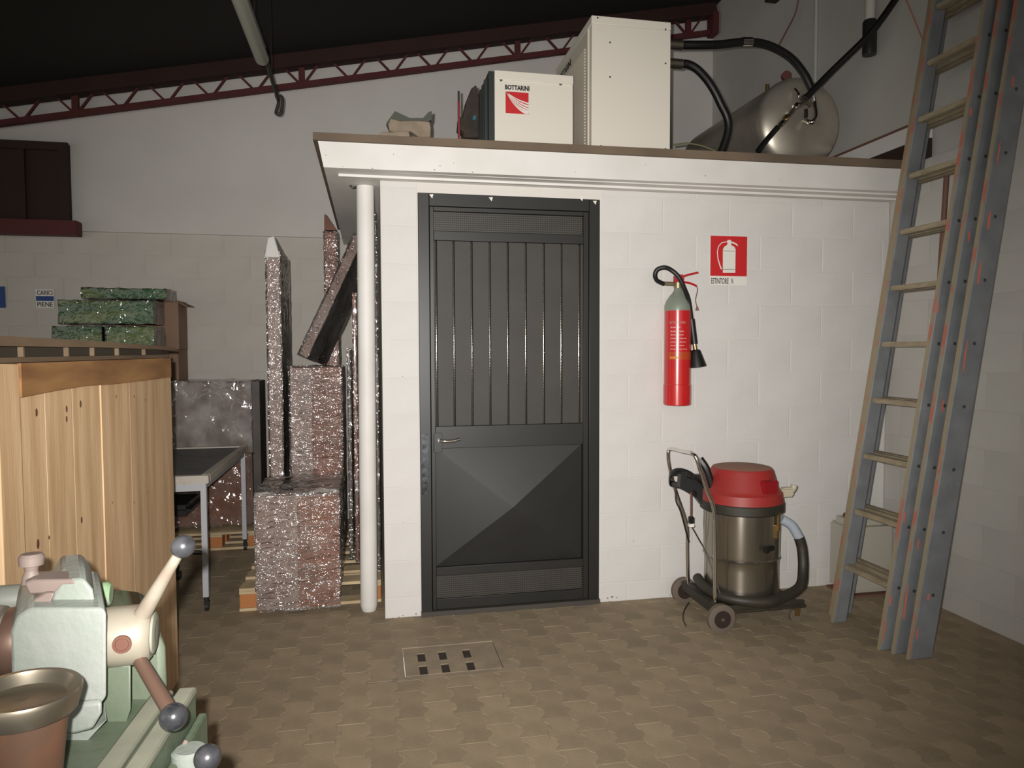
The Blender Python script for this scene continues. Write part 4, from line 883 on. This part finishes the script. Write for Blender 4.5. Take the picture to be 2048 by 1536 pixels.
# sloping bed: long body running towards the camera with two cream ways
zw=.80; a1=P(378,1400,'Z',zw); dr=(P(292,1536,'Z',zw)-a1).normalized()
def bedstrip(name,u0,u1,z0,z1,m,L0=-.05,L1=1.05):
    side=Vector((-dr.y,dr.x,0)).normalized(); o=Vector((a1.x,a1.y,0)); mb=MB(); q=[]
    for z in (z0,z1):
        for (u,l) in ((u0,L0),(u1,L0),(u1,L1),(u0,L1)): p=o+side*u+dr*l; q.append(Vector((p.x,p.y,z)))
    mb.hexa(q); return mb.build(name,m,mc,bevel=.004)
bedstrip('bed',-.62,-.002,.0,zw-.012,m_machg)
bedstrip('way',-.034,0.0,zw-.0115,zw+.002,m_way); bedstrip('way',-.080,-.042,zw-.0115,zw-.001,m_way)
bedstrip('apron',.001,.018,.3,zw-.05,m_machg)
# column behind hub, big rounded casting
slab('column',[(180,1560),(180,1300),(240,1255),(300,1262),(322,1268),(333,1300),(337,1400),(336,1560)],1.34,1.62,m_machg,bev=.02)
slab('column_front',[(205,1560),(205,1330),(262,1330),(262,1420),(215,1560)],1.26,1.339,m_machg,bev=.008)
# main casting
slab('headstock',[(25,1440),(22,1262),(34,1232),(60,1216),(205,1216),(213,1226),(213,1395),(203,1408),(150,1440)],1.18,1.42,m_mach,bev=.012)
slab('shoulder',[(98,1220),(104,1190),(116,1172),(124,1160),(168,1157),(186,1180),(192,1216)],1.22,1.40,m_mach,bev=.006)
slab('foot_flange',[(104,1470),(106,1422),(150,1408),(204,1402),(204,1428),(186,1460),(150,1470)],1.17,1.40,m_mach,bev=.006)
slab('lower_casting',[(60,1560),(100,1471),(186,1461),(215,1440),(150,1510),(110,1560)],1.20,1.40,m_mach,bev=.006)
ax=Vector((.985,.12,-.02)).normalized()
h0=Q(216,1274,1.27)
MB().lathe(h0,ax,[(-.05,.05),(0,.0515),(.004,.0525),(.055,.0525),(.066,.049),(.072,.042)],n=48).build('hub',m_machw,mc)
MB().lathe(h0+ax*.0722,ax,[(0,.036),(.004,.037),(.007,.028),(.005,.010)],n=40).build('hub_cap',m_way,mc)
rad=(-_f*.95-ax*-.02+_u2*.02); rad=(rad-ax*rad.dot(ax)).normalized()
hc=h0+ax*.032
MB().lathe(hc+rad*.0512,rad,[(0,.016),(.003,.015),(.0031,.011),(.0015,.010)],n=24).build('handle_socket',m_rust,mc)
# left sleeve and ring
MB().lathe(Q(52,1280,1.30),-ax,[(0,.058),(.02,.060),(.022,.052),(.034,.052),(.036,.064),(.05,.067),(.12,.067)],n=40).build('sleeve',m_machw,mc)
MB().lathe(Q(47,1281,1.30),-ax,[(0,.0605),(.012,.0625),(.024,.0605)],n=40).build('dark_ring',m_rod,mc)
def ballhandle(name,pa,da,pb,db,r0,r1,m,kr):
    a=Q(*pa,da); b=Q(*pb,db); d=(b-a).normalized(); L=(b-a).length
    mb=MB(); mb.lathe(a,d,[(0,r0),(L-kr*.8,r1)],n=20); h=mb.build('handle',m,mc)
    mb=MB(); t=d; mb.lathe(b-d*kr,d,[(kr-kr*math.cos(PI*i/18),kr*math.sin(PI*i/18)) for i in range(19)],n=32,cap=False); mb.build('ball_knob',m_knob,h)
ballhandle('h',(280,1238),1.27,(366,1093),1.25,.0155,.0085,m_machw,.0205)
ballhandle('h',(280,1322),1.255,(347,1434),1.18,.0115,.0125,m_rod,.0225)
ballhandle('h',(375,1600),1.16,(415,1516),1.16,.009,.009,m_chrome,.0215)
MB().tube([Q(340,1560,1.20),Q(355,1515,1.22),Q(372,1482,1.24)],.004,n=8).build('thin_lever',m_clamp,mc)
MB().lathe(Q(380,1560,1.22),_u2,[(0,.03),(.05,.03),(.055,.024)],n=20).build('boss',m_mach,mc)
# top left: boss, clamp plate, knob, green cylinder
MB().lathe(Q(-20,1203,1.42),ax,[(0,.030),(.10,.030),(.11,.024)],n=28).build('rear_boss',mat('slate_grey',(.22,.23,.20),.5),mc)
MB().lathe(Q(165,1193,1.44),ax,[(0,.026),(.045,.026),(.052,.020)],n=28).build('green_boss',mat('light_green',(.22,.36,.17),.5,c2=(.32,.38,.28),nscale=12),mc)
slab('clamp_plate',[(48,1166),(66,1160),(142,1159),(158,1163),(150,1172),(122,1174),(110,1187),(58,1190)],1.22,1.28,m_clamp,bev=.004)
MB().lathe(Q(63,1166,1.25),_u2,[(0,.016),(.012,.014),(.022,.010),(.030,.012),(.032,.019),(.046,.020),(.052,.016)],n=24).build('clamp_knob',m_clamp,mc)
slab('bracket',[(66,1200),(92,1186),(110,1186),(96,1216),(70,1218)],1.21,1.30,m_clamp,bev=.003)
# bowl at front left
bc=Q(50,1372,.98); up=Vector((.05,.0,1)).normalized()
MB().lathe(bc+up*-.40,up,[(0,.040),(.25,.046),(.345,.052),(.366,.055)],n=56).build('bowl_body',m_bronze,mc)
MB().lathe(bc+up*-.037,up,[(0,.055),(.002,.064),(.028,.070),(.033,.068),(.033,.061),(.028,.058),(.018,.050),(.016,.0)],n=64,cap=False).build('steel_ring',m_ringst,mc)
